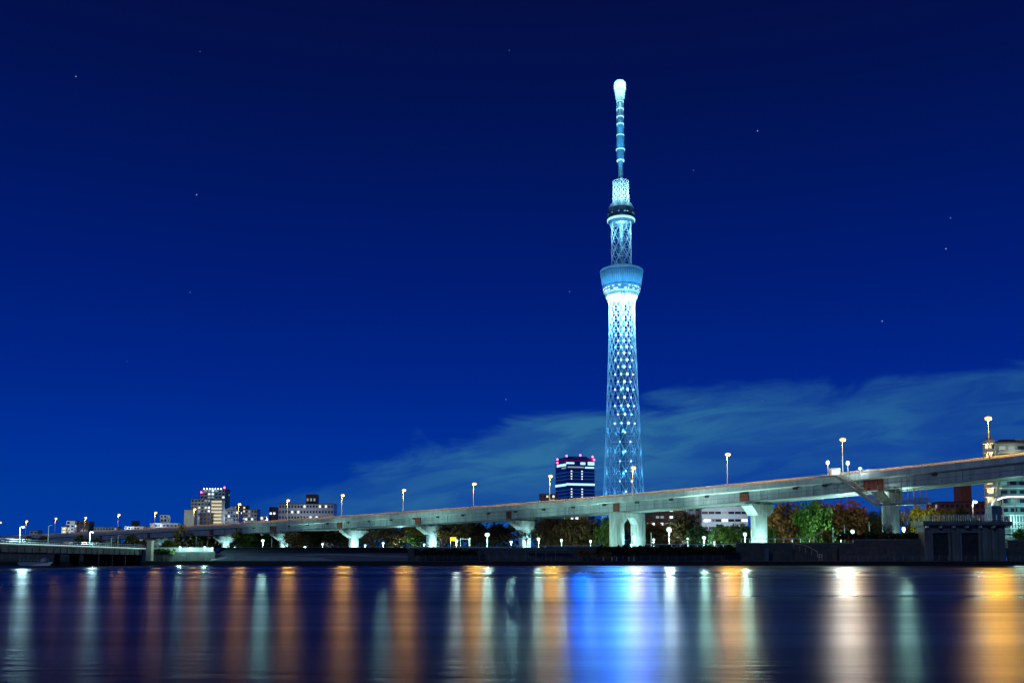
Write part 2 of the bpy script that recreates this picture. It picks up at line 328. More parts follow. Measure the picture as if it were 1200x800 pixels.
# ------------------------------------------------------------------ broadcast tower
TD = 1286.0
def tz(y): return P(731, y, TD).z
def tq(a, y): return P(731, y, TD - 0.85*a).z
def tower():
    base = P(732.5, 648, TD); tx = lambda y: P(731, 400, TD).x
    cx = P(731.3, 640, TD).x; R = lambda hw: hw * TD / F
    r = empty('broadcast_tower', (cx, TD, GZ), 'tall white and blue lit lattice broadcast tower rising above the elevated road', 'tower')
    zz = np.array([GZ, tz(585), tz(510), tz(440), tz(390), tz(358), tz(349)]); rr = np.array([R(29), R(24), R(20.3), R(17.6), R(15.6), R(15.2), R(16.6)])
    rad = lambda z: float(np.interp(z, zz, rr))
    nodes = []
    def lattice(zs, n, rf, th, name, verticals_to=None, m=M['steel']):
        mb = MB()
        pt = lambda k, i, off: (cx + rf(zs[k])*math.cos(2*PI*(i+off)/n - PI/2), TD + rf(zs[k])*math.sin(2*PI*(i+off)/n - PI/2), zs[k])
        for k in range(len(zs)):
            off = 0.5 * (k % 2)
            for i in range(n):
                mb.tube(pt(k, i, off), pt(k, i+1, off), th*0.6, None, 4, False)
                if k < len(zs) - 1:
                    a = pt(k, i, off)
                    for d in (0.5, -0.5): mb.tube(a, pt(k+1, i+off+d, 0), th, None, 4, False)
                    if verticals_to and zs[k] < verticals_to and k + 2 < len(zs): mb.tube(a, pt(k+2, i, off), th*0.8, None, 4, False)
        mb.build(name, m, r)
    even = lambda z0, z1, k: [z0 + (z1-z0)*i/k for i in range(k+1)]
    zs = [GZ]
    while zs[-1] < tz(350) - 4: zs.append(zs[-1] + float(np.interp(zs[-1], [tz(600), tz(520), tz(440), tz(390)], [14.0, 12.6, 9.8, 7.4])))
    zs[-1] = tz(350)
    kk = min(range(len(zs)), key=lambda k: abs(zs[k] - tz(508)))
    kk -= kk % 2
    lattice(zs[:kk+1], 11, rad, 0.42, 'lattice_base', tz(500)); lattice(zs[kk:], 16, rad, 0.34, 'lattice_shaft')
    MB().lathe((cx, TD, GZ), [(R(4), 0), (R(3.4), tz(450)-GZ), (R(3), tz(345)-GZ)], 16).build('core_column', M['darkdeck'], r)
    # LED flood lamps standing off the lattice nodes
    lamp = None; k = 3
    for k in range(2, len(zs)):
        z = zs[k]
        if z > tz(368): continue
        off = 0.5 * (k % 2); fine = z > tz(500)
        for j in (-2, -1, 0, 1, 2):
            t_ = j + off
            if abs(t_) > 1.7 or (not fine and abs(t_) > 0.9): continue
            s = 1.25 if t_ == 0 or t_ == 0.5 else (0.85 if abs(t_) < 0.9 else 0.7)
            if not fine: s *= 0.55
            a = 2*PI*t_/(16 if k > kk else 11) - PI/2; q = rad(z) + 1.4
            p = Vector((cx + q*math.cos(a), TD + q*math.sin(a), z))
            if lamp is None:
                lamp = MB().ball((cx, TD, GZ), 1.0, 8, 6).build('flood_lamp', M['bulb_tower'], r); lamp.location = p - org(r); lamp.scale = (s, s, s)
            else:
                c = lamp.copy(); C.objects.link(c); c.parent = r; c.location = p - org(r); c.scale = (s, s, s)
    # real lights on brackets around the shaft, face side and flanks
    for y, pw, ncol in ((632, 4200, 0), (606, 4200, 0), (580, 4200, 0), (555, 4000, 0), (530, 3800, 0), (505, 3500, 0), (480, 3200, 0), (455, 3200, 1), (430, 3400, 1), (408, 4200, 1), (390, 7500, 2), (374, 17000, 3), (363, 30000, 3), (355, 26000, 3)):
        z = tz(y); col = ((0.09, 0.48, 1.0), (0.10, 0.54, 1.0), (0.17, 0.76, 1.0), (0.4, 0.93, 1.0))[ncol]
        for j in range(4):
            a = -PI/2 + (j-1.5)*0.75; q = rad(z) + 6.0; q2 = rad(z) + 6.3
            light((cx + q*math.cos(a), TD + q*math.sin(a), z), pw, col, r, 0.6)
        light((cx, TD - rad(z)*0.2, z), pw*1.6, col, r, 0.8)
    # added outward blue spots, brightening the tower's reflection on the river
    for y, pw in ((625, 150000), (590, 150000), (550, 150000), (510, 150000), (470, 150000), (430, 150000), (390, 190000), (352, 260000), (262, 170000), (222, 130000), (104, 130000)):
        z = tz(y); light((cx, TD - rad(min(z, tz(349))) - 7.5, z), pw*3.6, (0.0, 0.10, 1.0) if y > 300 else (0.0, 0.2, 1.0), r, 3.0, 110, (0, -1, -0.22))
    # lower observation deck
    pr = [(R(16.4), 350), (R(17.3), 347), (R(19.5), 341), (R(20.6), 339.5), (R(22.6), 330), (R(24.6), 320), (R(25.2), 314), (R(25.2), 311.5), (R(23.5), 312.3), (R(14), 316)]
    z0 = tz(350)
    dk = MB().lathe((cx, TD, 0), [(a, tq(a, y)) for a, y in pr], 48).build('observation_deck', M['deckmetal'], r)
    def band(y0, y1, a0, a1, gaps, m, name, par, rs):
        n = 90; o = MB().lathe((cx, TD, 0), [(a0+0.15, tq(a0, y0)), (a0+0.45, tq(a0, y0)), (a1+0.45, tq(a1, y1)), (a1+0.15, tq(a1, y1))], n, False).build(name, m, par)
        o.data.materials.append(M['darkdeck'])
        dark = [rs.random() < gaps for _ in range(n)]
        for p_ in o.data.polygons:
            c_ = p_.center; ang = math.atan2(c_.y - (TD - org(par).y), c_.x - (cx - org(par).x)) % (2*PI)
            p_.material_index = 1 if dark[int(ang/(2*PI)*n) % n] else 0
        return o
    rs = random.Random(3)
    band(346.5, 344.0, R(17.5), R(18.5), 0.12, M['deckwin'], 'glazing', dk, rs)
    band(342.8, 341.6, R(18.9), R(19.4), 0.5, M['decktrim'], 'glazing', dk, rs)
    band(338.4, 337.0, R(20.8), R(21.2), 0.42, M['deckwin'], 'glazing', dk, rs)
    band(335.0, 334.0, R(21.5), R(21.75), 0.5, M['deckwin'], 'glazing', dk, rs)
    band(332.4, 330.6, R(22.1), R(22.5), 0.15, M['darkdeck'], 'glazing', dk, rs)
    mb = MB()
    for i in range(60):
        t_ = 2*PI*i/60; mb.tube((cx+R(22.9)*math.cos(t_), TD+R(22.9)*math.sin(t_), tq(R(22.9), 329)), (cx+R(25.25)*math.cos(t_), TD+R(25.25)*math.sin(t_), tq(R(25.25), 315)), 0.28, None, 4)
    mb.build('cladding_rib', M['steel'], dk)
    MB().lathe((cx, TD, 0), [(R(25.0), tq(R(25.0), 313.2)), (R(25.7), tq(R(25.7), 312.8)), (R(25.7), tq(R(25.7), 311)), (R(25.0), tq(R(25.0), 310.6))], 48, False).build('rim', M['steel'], dk)
    for j in range(6):   # lights under and around the deck
        a = -PI/2 + (j-2.5)*0.5
        light((cx + R(34)*math.cos(a), TD + R(34)*math.sin(a), tz(338)), 9500, (0.07, 0.5, 1.0), r, 0.6)
    # middle lattice between the decks
    rm = lambda z: float(np.interp(z, [tz(312), tz(266), tz(259)], [R(12.2), R(11.8), R(14.5)]))
    lattice(even(tz(312), tz(259), 6), 8, rm, 0.5, 'middle_lattice')
    MB().lathe((cx, TD, 0), [(R(2.6), tq(R(2.6), 309)), (R(2.6), tq(R(2.6), 256))], 14).build('core_column', M['darkdeck'], r)
    for y, pw, q_ in ((300, 900, 20), (283, 1300, 19), (271, 9000, 20)):
        for j in range(3):
            a = -PI/2 + (j-1)*0.9
            light((cx + R(q_)*math.cos(a), TD + R(q_)*math.sin(a), tz(y)), pw, (0.22, 0.72, 1.0), r, 0.5)
    for y, pw in ((290, 900), (276, 11000), (267, 22000)): light((cx, TD - R(8), tz(y)), pw, (0.4, 0.9, 1.0), r, 0.5)
    up = MB().lathe((cx, TD, 0), [(a, tq(a, y)) for a, y in ((R(13), 259), (R(15.8), 256), (R(16.3), 252), (R(15.2), 250), (R(15.8), 246), (R(15.6), 241), (R(13.4), 236.5), (R(9), 235))], 40).build('upper_deck', M['darkdeck'], r)
    MB().lathe((cx, TD, 0), [(R(16.0), tq(R(16.0), 255.5)), (R(16.6), tq(R(16.6), 255)), (R(16.6), tq(R(16.6), 253)), (R(16.0), tq(R(16.0), 252.5))], 40, False).build('ring_light', M['ringlit'], up)
    rs = random.Random(9); band(248, 247, R(15.6), R(15.7), 0.7, M['decktrim'], 'glazing', up, rs)
    # upper lattice, mast, head
    rt = lambda z: float(np.interp(z, [tz(239), tz(217), tz(213)], [R(9.6), R(9.2), R(9.6)]))
    lattice(even(tz(239), tz(213), 8), 12, rt, 0.55, 'upper_lattice')
    for y, pw in ((234, 9000), (227, 8000), (220, 3000)):
        for j in range(3):
            a = -PI/2 + (j-1)*0.9
            light((cx + R(17)*math.cos(a), TD + R(17)*math.sin(a), tz(y)), pw, (0.45, 0.95, 1.0), r, 0.5)
    ms = MB().lathe((cx, TD, 0), [(a, tq(a, y)) for a, y in ((R(3.2), 236), (R(2.9), 188), (R(4.3), 187.5), (R(4.9), 172), (R(4.4), 152), (R(3.6), 151.5), (R(3.6), 116))], 20).build('mast', M['deckmetal'], r)
    for y, a in ((187, 4.6), (174, 5.4), (157.5, 4.7), (144.5, 4.4), (136, 4.4), (127, 4.4), (118, 4.3)):
        MB().lathe((cx, TD, 0), [(R(a-0.8), tq(R(a-0.8), y+0.7)), (R(a), tq(R(a), y+0.6)), (R(a), tq(R(a), y-0.6)), (R(a-0.8), tq(R(a-0.8), y-0.7))], 20).build('ring_light', M['ringlit'], ms)
    mb = MB()
    for i in range(8):
        t_ = 2*PI*i/8; mb.tube((cx+R(4.2)*math.cos(t_), TD+R(4.2)*math.sin(t_), tz(152.5)), (cx+R(4.2)*math.cos(t_), TD+R(4.2)*math.sin(t_), tz(120)), 0.2, None, 4)
    mb.build('antenna_rod', M['steel'], ms)
    MB().lathe((cx, TD, 0), [(a, tq(a, y)) for a, y in ((R(4.3), 116.5), (R(5.6), 114), (R(6.0), 108), (R(6.4), 104.5), (R(7.2), 104), (R(7.4), 98), (R(6.9), 95), (R(5.6), 93.5))], 24).build('mast_head', M['steel'], r)
    for y, pw in ((122, 3500), (108, 9500), (98, 11000)):
        for j in range(3):
            a = -PI/2 + (j-1)*0.9
            light((cx + R(15)*math.cos(a), TD + R(15)*math.sin(a), tz(y)), pw, (0.35, 0.9, 1.0), r, 0.5)
    for y, pw in ((150, 6000), (170, 6000), (190, 5500)):
        for j in range(2):
            a = -PI/2 + (j-0.5)*1.2
            light((cx + R(15)*math.cos(a), TD + R(15)*math.sin(a), tz(y)), pw, (0.04, 0.52, 1.0), r, 0.5)
tower()

# ------------------------------------------------------------------ elevated expressway
LPX = [1161, 989, 853, 743, 645, 556, 473, 401, 337, 280, 228, 182, 139, 100, 65, 31, 0]
LTOP = [539, 554.5, 570, 580, 588.5, 595.5, 602, 606.3, 610, 614, 617.2, 620, 622.6, 625, 626.8, 628.3, 629.5]
ns = np.arange(17.0)
cpx = np.polyfit(ns, np.array(LPX) * (1 + 0.0988 * ns), 3)
Yn = lambda n: 222 + 20.0*n + 0.78*n*n
zt = np.array([P(LPX[i], LTOP[i], Yn(i)).z for i in range(17)]); cz_ = np.polyfit(ns, zt, 4)
def edge_pt(n):
    n = min(n, 18.0) if n > 16 else n
    px = float(np.polyval(cpx, n)) / (1 + 0.0988*n); z = float(np.polyval(cz_, min(max(n, -0.4), 16.3)))
    return Vector(((px - 600) / F * Yn(n), Yn(n), z))
def frame(n):
    p = edge_pt(n); d = edge_pt(n + 0.05) - edge_pt(n - 0.05); d.z = 0; d.normalize()
    return p, d, Vector((d.y, -d.x, 0)) if (d.y > 0) else Vector((-d.y, d.x, 0))
DW = 15.0
NS = list(np.arange(-1.6, 17.9, 0.2))
def sweep(mb, prof, n0=-1.6, n1=17.8, rev=False):
    ks = [n for n in NS if n0 - 1e-6 <= n <= n1 + 1e-6]; m = len(prof); vs = []
    for n in ks:
        p, d, w = frame(n); vs += [p + w*a + Vector((0, 0, zz)) for a, zz in prof]
    fs = [(i*m+j, i*m+(j+1) % m, (i+1)*m+(j+1) % m, (i+1)*m+j) for i in range(len(ks)-1) for j in range(m)]
    fs += [tuple(range(m)), tuple(range((len(ks)-1)*m, len(ks)*m))[::-1]]
    mb.add(vs, fs); return mb
def n_at(px, w):
    best = min(np.arange(-1.5, 17.5, 0.01), key=lambda n: abs(PX(frame(n)[0] + frame(n)[2]*w)[0] - px)); return float(best)
def expressway():
    r = empty('elevated_expressway', (edge_pt(5).x, edge_pt(5).y, GZ), 'long pale elevated expressway on flared concrete piers above the far bank', 'elevated road')
    sweep(MB(), [(0, 0), (0.3, 0), (0.32, -1.2), (DW-0.35, -1.2), (DW-0.35, -0.2), (DW, -0.2), (DW, -1.75), (1.2, -1.85), (0, -1.55)]).build('deck', M['fascia'], r)
    sweep(MB(), [(0.36, -1.195), (DW-0.4, -1.195), (DW-0.4, -1.19), (0.36, -1.19)]).build('road_surface', M['asphalt'], r)
    g_ = MB()
    for a, c in ((1.0, 4.6), (6.0, 9.2), (10.6, 14.0)): sweep(g_, [(a, -1.8), (c, -1.8), (c, -4.4), (a, -4.4)])
    gd = g_.build('girder', M['girder'], r)
    fl = MB(); sweep(fl, [(0.8, -4.4), (4.8, -4.4), (4.8, -4.52), (0.8, -4.52)]); sweep(fl, [(0.93, -3.05), (0.998, -3.05), (0.998, -3.15), (0.93, -3.15)]); 
    for n in np.arange(-1.5, 17.6, 0.1):
        p, d, w = frame(n); q = p + w*0.975; fl.tube(q + Vector((0, 0, -4.38)), q + Vector((0, 0, -1.86)), 0.035, None, 4)
    for n in np.arange(-1.45, 17.5, 0.4):
        p, d, w = frame(n); q = p - w*0.05; fl.path([q + w*0.3 + Vector((0, 0, -1.7)), q + w*0.55 + Vector((0, 0, -2.3)), q + w*0.55 + Vector((0, 0, -4.3))], 0.07, 4)
    fl.build('bottom_flange', M['steelgrey'], gd)
    cb = MB()
    for n in np.arange(-1.5, 17.6, 0.2):
        p, d, w = frame(n); a = p + w*1.0; c = p + w*14.0
        cb.tube(a + Vector((0, 0, -3.9)), c + Vector((0, 0, -3.9)), 0.28, None, 4)
    cb.build('cross_beam', M['steelgrey'], gd)
    nb = MB(); sweep(nb, [(DW-0.30, -0.2), (DW-0.10, -0.2), (DW-0.10, 1.9), (DW-0.30, 1.9)]); bar = nb.build('light_catch_barrier', M['barrier'], r)  # added wall that catches lamplight, stands in for the traffic light trails
    nb = MB(); sweep(nb, [(DW-0.36, 1.91), (DW-0.04, 1.91), (DW-0.04, 2.1), (DW-0.36, 2.1)])
    for n in np.arange(-1.5, 17.6, 0.12):
        p, d, w = frame(n); q = p + w*(DW-0.36); nb.tube(q + Vector((0, 0, -0.3)), q + Vector((0, 0, 1.91)), 0.06, None, 4)
    nb.build('barrier_rail', M['rail'], bar)
    rl = MB(); sweep(rl, [(0.1, 0.62), (0.2, 0.62), (0.2, 0.72), (0.1, 0.72)]); sweep(rl, [(0.12, 0.3), (0.18, 0.3), (0.18, 0.36), (0.12, 0.36)])
    for n in np.arange(-1.5, 17.6, 0.06):
        p, d, w = frame(n); q = p + w*0.15; rl.tube(q, q + Vector((0, 0, 0.64)), 0.05, None, 4)
    rl.build('railing', M['rail'], r)
    # drain brackets under the slab
    bk = None
    for n in [-0.35, 0.35, 1.2, 1.45] + list(np.arange(1.9, 9.2, 0.36)):
        p, d, w = frame(n); q = p + w*0.7 + Vector((0, 0, -2.1))
        MB().hexa([q - d*0.5 - Vector((0, 0, .35)) - w*.25, q + d*0.5 - Vector((0, 0, .35)) - w*.25, q + d*0.5 - Vector((0, 0, .35)) + w*.28, q - d*0.5 - Vector((0, 0, .35)) + w*.28,
                   q - d*0.7 + Vector((0, 0, .2)) - w*.25, q + d*0.7 + Vector((0, 0, .2)) - w*.25, q + d*0.7 + Vector((0, 0, .2)) + w*.28, q - d*0.7 + Vector((0, 0, .2)) + w*.28]).build('bracket', M['darkmetal'], gd)
    # red panels over the piers
    for px, hw in ((118, 1.6), (174.5, 1.9), (248, 2.0), (320, 2.6), (398, 1.9), (490, 1.7), (596, 1.2), (721.5, 1.15), (871.5, 1.35), (1023.5, 2.5)):
        n = n_at(px, 0.9); p, d, w = frame(n); pts = []
        for zz in (-4.35, -1.9):
            for s_, o_ in ((-1, 0.0), (1, 0.0), (1, 0.14), (-1, 0.14)): pts.append(p + d*hw*s_ + w*(0.78 + o_) + Vector((0, 0, zz)))
        pn = MB().hexa(pts).build('red_panel', M['redpanel'], r)
        mb = MB()
        for k in range(5):
            q = p + d*hw*(-0.9 + 0.45*k) + w*0.76; mb.tube(q + Vector((0, 0, -4.3)), q + Vector((0, 0, -1.95)), 0.06, None, 4)
        mb.build('panel_rib', M['darkmetal'], pn)
    # piers
    lc = (0.46, 0.98, 0.97)
    for px, cw, kind in ((129, 3.6, 'T'), (190, 3.6, 'T'), (265, 3.9, 'T'), (333, 3.9, 'T'), (415, 4.0, 'T'), (506, 3.9, 'T'), (615, 4.0, 'T'), (735, 0, 'P'), (889, 5.6, 'T'), (1042, 6.0, 'S'), (1262, 5.6, 'T')):
        n = n_at(px, DW/2); p, d, w = frame(n); zt_ = p.z - 4.55; up = Vector((0, 0, 1)); g0 = Vector((p.x, p.y, GZ - 0.3))
        def blk(w0, w1, z0, z1, dl, w0t=None, w1t=None, dlt=None):
            w0t = w0 if w0t is None else w0t; w1t = w1 if w1t is None else w1t; dlt = dl if dlt is None else dlt
            f = lambda ww, dd, zz: Vector((p.x, p.y, zz)) + w*ww + d*dd
            return [f(w0, -dl, z0), f(w1, -dl, z0), f(w1, dl, z0), f(w0, dl, z0), f(w0t, -dlt, z1), f(w1t, -dlt, z1), f(w1t, dlt, z1), f(w0t, dlt, z1)]
        c0 = DW/2
        if kind == 'P':
            pr = MB().hexa(blk(0.6, 4.2, GZ-0.3, zt_, 1.5)); pr.hexa(blk(11.2, 14.8, GZ-0.3, zt_, 1.5)); pier = pr.build('pier', M['concrete'], r)
            cp = MB(); cp.hexa(blk(4.2, 11.2, zt_-1.5, zt_, 1.45)); 
            for (a, c, a2, c2) in ((4.2, 4.3, 4.2, 6.0), (11.1, 11.2, 9.4, 11.2)): cp.hexa(blk(a, c, zt_-3.6, zt_-1.5, 1.42, a2, c2))
            cp.build('pier_cap', M['concrete'], pier)
        else:
            ch = 3.6 if kind == 'T' else 3.0
            pm = MB(); nn = 20; e = 0.62
            for ring_z in (GZ-0.3, zt_-ch):
                pass
            poly = [(math.copysign(abs(math.cos(2*PI*k/nn))**e, math.cos(2*PI*k/nn))*cw/2, math.copysign(abs(math.sin(2*PI*k/nn))**e, math.sin(2*PI*k/nn))*1.6) for k in range(nn)]
            vs = [Vector((p.x, p.y, zz)) + w*(c0+a) + d*b_ for zz in (GZ-0.3, zt_-ch+0.4) for a, b_ in poly]
            pm.add(vs, [(i, (i+1) % nn, nn+(i+1) % nn, nn+i) for i in range(nn)] + [tuple(range(nn))[::-1], tuple(range(nn, 2*nn))]); pier = pm.build('pier', M['concrete'], r)
            cp = MB()
            if kind == 'T':
                cp.hexa(blk(c0-cw/2-0.3, c0+cw/2+0.3, zt_-ch, zt_-ch*0.32, 1.65, 1.2, DW-1.2, 1.65)); cp.hexa(blk(1.2, DW-1.2, zt_-ch*0.32, zt_-0.5, 1.66))
            else:
                cp.hexa(blk(c0-cw/2-0.2, c0+cw/2+0.2, zt_-ch, zt_-0.5, 1.65, -1.0, c0+cw/2+2.0, 1.65))
            cp.build('pier_cap', M['concrete'], pier)
            sh = MB()
            for ww in (2.8, c0, DW-2.8): sh.hexa(blk(ww-0.9, ww+0.9, zt_-0.5, zt_+0.16, 1.0))
            sh.build('bearing', M['steelgrey'], pier)
        # ground floods that wash the pier shafts
        q = Vector((p.x, p.y, GZ)) + w*5.5 - d*5.5
        pw = {129: 800, 190: 2500, 265: 9000, 333: 11000, 415: 12000, 506: 9000, 615: 11000, 735: 9000, 889: 6000, 1042: 900, 1262: 200}[px]
        MB().box((q.x-0.25, q.y-0.2, GZ), (q.x+0.25, q.y+0.2, GZ+0.35)).build('pier_floodlight', M['darkmetal'], pier)
        aim_ = Vector((p.x, p.y, GZ+4.2)) + w*(c0 + (0 if kind != 'P' else 1.5)) - Vector((q.x, q.y, GZ+0.6)); light((q.x, q.y, GZ+0.6), pw*(0.75 if px != 889 else 0.6), lc, r, 0.3, 100 if kind != 'P' else 125, aim_, 0.8)
expressway()

def street_lamp():
    r = empty('street_lamp', (0, 0, 0), 'x', 'street lamp', 'street lamps along the elevated expressway')
    MB().tube((0, 0, -0.5), (0, 0, 9.3), 0.13, 0.085, 8).build('pole', M['polewhite'], r)
    MB().tube((0, 0, -0.5), (0, 0, 0.5), 0.2, 0.2, 8).build('pole_base', M['polewhite'], r)
    MB().path([(0, 0, 9.25), (0, 0.1, 9.8), (0, 0.2, 9.98), (0, 0.4, 10.02)], 0.07).build('arm', M['polewhite'], r)
    hd = MB().hexa([(-.22, .35, 9.95), (.22, .35, 9.95), (.18, 1.3, 9.98), (-.18, 1.3, 9.98), (-.15, .35, 10.16), (.15, .35, 10.16), (.12, 1.25, 10.14), (-.12, 1.25, 10.14)]).build('lamp_head', M['polewhite'], r)
    MB().lathe((0, 0.45, 9.6), [(0.1, -0.6), (0.5, -0.46), (0.78, -0.08), (0.7, 0.22), (0.35, 0.37)], 14).build('lamp_lens', M['bulb_warm'], hd)
    return r
LAMPTXT = ['street lamp on the expressway above the lit apartment balconies at far right', 'street lamp on the expressway above the bright white stair entrance',
 'street lamp on the expressway above the red panel and round flared pier', 'street lamp on the expressway standing in front of the lattice tower foot',
 'street lamp on the expressway just left of the dark blue tower block', 'street lamp on the expressway above the brightest green-white park lamp, left of the flared pier',
 'street lamp on the expressway third to the left of the dark blue tower block', 'street lamp on the expressway just right of the long white block with window rows',
 'street lamp on the expressway in front of the long white block with window rows', 'street lamp on the expressway in front of the blue-grey gabled block',
 'street lamp on the expressway in front of the cream slab of the left building cluster', 'street lamp on the expressway beside the small white rooftop tower',
 'street lamp on the expressway above the small bridge abutment', 'street lamp on the expressway right of the small white balconied block',
 'street lamp on the expressway left of the small white balconied block', 'second expressway street lamp from the left end', 'leftmost street lamp on the expressway']
LH = [52/51, 0.93, 0.98, 0.93, 1.0, 0.95, 0.97, 1.0, 0.95, 1.02, 0.98, 1.02, 1.1, 1.1, 1.15, 1.15, 1.2]
LTOPY = [489, 514, 531.5, 547, 557, 566, 573.5, 579.5, 585.5, 590, 596, 600, 602.5, 606, 607, 610, 611.5]
sl = street_lamp()
for i in range(17):
    o = sl if i == 0 else copy_tree(sl)
    p, d, w = frame(n_at(LPX[i] - 1, 0.15)); p = p + w*0.15; o.location = p
    q = P(LPX[i], LTOPY[i], p.y); s = (q.z - p.z) / 9.75
    o.scale = (1, 1, s); o.rotation_euler.z = math.atan2(w.y, w.x) - PI/2
    o['label'] = LAMPTXT[i]
for i in range(17):
    p, d, w = frame(i); q = P(LPX[i], LTOPY[i], p.y); s = (q.z - p.z) / 9.75
    par = sl if i == 0 else bpy.data.objects['street_lamp.%03d' % i]
    l_ = light((0, 0, 0), 0.88*[26000, 12000, 16000, 11000, 14000, 14000, 13000, 13000, 12000, 11000, 9000, 8000, 6500, 5500, 4500, 4500, 4500][i], (1.0, 0.5, 0.04), None, 0.35); l_.parent = par; l_.location = (0.8, 0.55, 9.0)

# ------------------------------------------------------------------ stair to the expressway, right
def stair():
    n0, n1 = n_at(985, -1.0), n_at(1030, -1.0)
    p0 = P(984, 557, frame(n0)[0].y - 0.8); p1 = P(1030, 591, frame(n1)[0].y - 0.9)
    r = empty('access_stair', (p1.x, p1.y, GZ), 'green-grey steel stair hung on the expressway with a bright white entrance', 'stair')
    d = (p1 - p0); dh = Vector((d.x, d.y, 0)).normalized(); w = Vector((-dh.y, dh.x, 0))
    if w.y > 0: w = -w
    up = Vector((0, 0, 1))
    def slab(a, c, t_, wid, off=0): return [a - up*t_ + w*off, c - up*t_ + w*off, c - up*t_ + w*(off+wid), a - up*t_ + w*(off+wid), a + w*off, c + w*off, c + w*(off+wid), a + w*(off+wid)]
    mb = MB(); mb.hexa(slab(p0, p1, 0.7, 0.25, 1.8)); mb.hexa(slab(p0, p1, 0.7, 0.25, -0.1)); mb.build('stringer', M['girder'], r)
    mb = MB()
    for k in range(38):
        a = p0.lerp(p1, k/38.0); c = a + dh*0.34; a = Vector((a.x, a.y, a.z - 0.2)); c.z = a.z; mb.hexa(slab(a, c, 0.06, 1.9, 0.16))
    mb.build('tread', M['steelgrey'], r)
    mb = MB()
    for off in (1.92, 0.0):
        mb.tube(p0 + w*off + up*1.15, p1 + w*off + up*1.15, 0.06, None, 4); mb.tube(p0 + w*off + up*0.6, p1 + w*off + up*0.6, 0.04, None, 4)
        for k in range(40):
            a = p0.lerp(p1, k/39.0) + w*off; mb.tube(a, a + up*1.15, 0.03, None, 4)
    mb.build('handrail', M['steelgrey'], r)
    # landing below the girder, then a hung walkway to the right
    n2 = n_at(1091, -1); q = P(1091, 588.5, frame(n2)[0].y - 0.5); q.z = p1.z
    ml = p1.lerp(q, 0.36)
    mb = MB(); mb.hexa(slab(p1, q, 0.35, 2.4, -0.3)); mb.build('landing', M['steelgrey'], r)
    mb = MB()
    for off in (-0.25, 2.05):
        for zz in (0.55, 1.15): mb.tube(p1 + w*off + up*zz, q + w*off + up*zz, 0.05, None, 4)
        for k in range(44):
            a = p1.lerp(q, k/43.0) + w*off; mb.tube(a, a + up*1.15, 0.035, None, 4)
    mb.build('landing_railing', M['steelgrey'], r)
    for k in range(9):
        a = p1.lerp(q, 0.05 + k*0.115) + w*2.0
        MB().tube(a - up*0.3, a + up*(4.6 - 0.2*k), 0.16 if k in (6, 7) else 0.11, None, 6).build('hanger_post', M['steelgrey'], r)
    # platform and brackets at the top
    a0 = P(960, 557, frame(n_at(960, -1))[0].y - 0.8); a0.z = p0.z
    MB().hexa(slab(a0, p0, 0.4, 2.2, -0.2)).build('platform', M['girder'], r)
    for k in range(3):
        a = P(986 + k*9, 566 + k*3.4, p0.y - 1.6 - k*0.8); c = P(1006 + k*7, 566 + k*3.4, p0.y - 1.4 - k*1.2)
        mb = MB(); mb.tube(a, c, 0.14, None, 4); mb.build('bracket', M['darkmetal'], r)
    # lit entrance box and small lamps
    e = P(979, 557, p0.y - 0.2); bx = MB(); bx.box((e.x-1.2, e.y, e.z), (e.x+1.3, e.y+1.4, e.z+1.9)); bx.build('entrance_hood', M['whitewall'], r)
    e2 = P(979, 553, p0.y - 0.25); MB().box((e2.x-0.85, e2.y-0.05, e2.z-0.5), (e2.x-0.1, e2.y+0.02, e2.z+0.45)).build('light_panel', M['whitelit'], r)
    MB().box((e2.x+0.15, e2.y-0.05, e2.z-0.5), (e2.x+0.95, e2.y+0.02, e2.z+0.5)).build('light_panel', M['whitelit'], r)
    light((e.x + 1.5, e.y - 2.6, e.z + 2.3), 350, (0.72, 1.0, 0.96), r, 0.6)
    light((e.x + 1.0, e.y - 3.4, e.z + 2.0), 12000, (0.7, 0.95, 1.0), r, 1.2, 110, (-0.2, -1, -0.2))  # added spot toward the river, makes the entrance's white streak
    light((p1.x + 3, p1.y - 0.5, p1.z + 2.8), 250, (0.65, 1.0, 0.8), r, 0.2)
stair()
def entrance_lamp():
    r = empty('entrance_lamp', (0, 0, 0), 'x', 'lamp', 'white lamps at the stair entrance')
    MB().tube((0, 0, -0.8), (0, 0, 2.9), 0.09, 0.07, 8).build('pole', M['polewhite'], r)
    MB().lathe((0, 0, 2.9), [(0.15, 0), (0.42, 0.2), (0.45, 0.75), (0.3, 1.0), (0.1, 1.08)], 12).build('lamp_lens', M['bulb_white'], r)
    return r
el = entrance_lamp()
for i, (px, py, txt, h) in enumerate(((970, 542.5, 'white lamp on a slim post left of the stair entrance', 1.0), (993.5, 543, 'white lamp on a slim post at the foot of the tall street lamp', 1.0), (1008, 549, 'low white lamp on the parapet right of the stair entrance', 0.5))):
    o = el if i == 0 else copy_tree(el); nn = n_at(px, -0.4); p, d, w = frame(nn); q = P(px, py, p.y - 0.6); o.location = (q.x, q.y, q.z - 3.3*h); o.scale = (1, 1, h); o['label'] = txt
    l_ = light((0, 0, 0), 260, (0.7, 1.0, 1.0), None, 0.4); l_.parent = o; l_.location = (0, -1.0, 3.6)

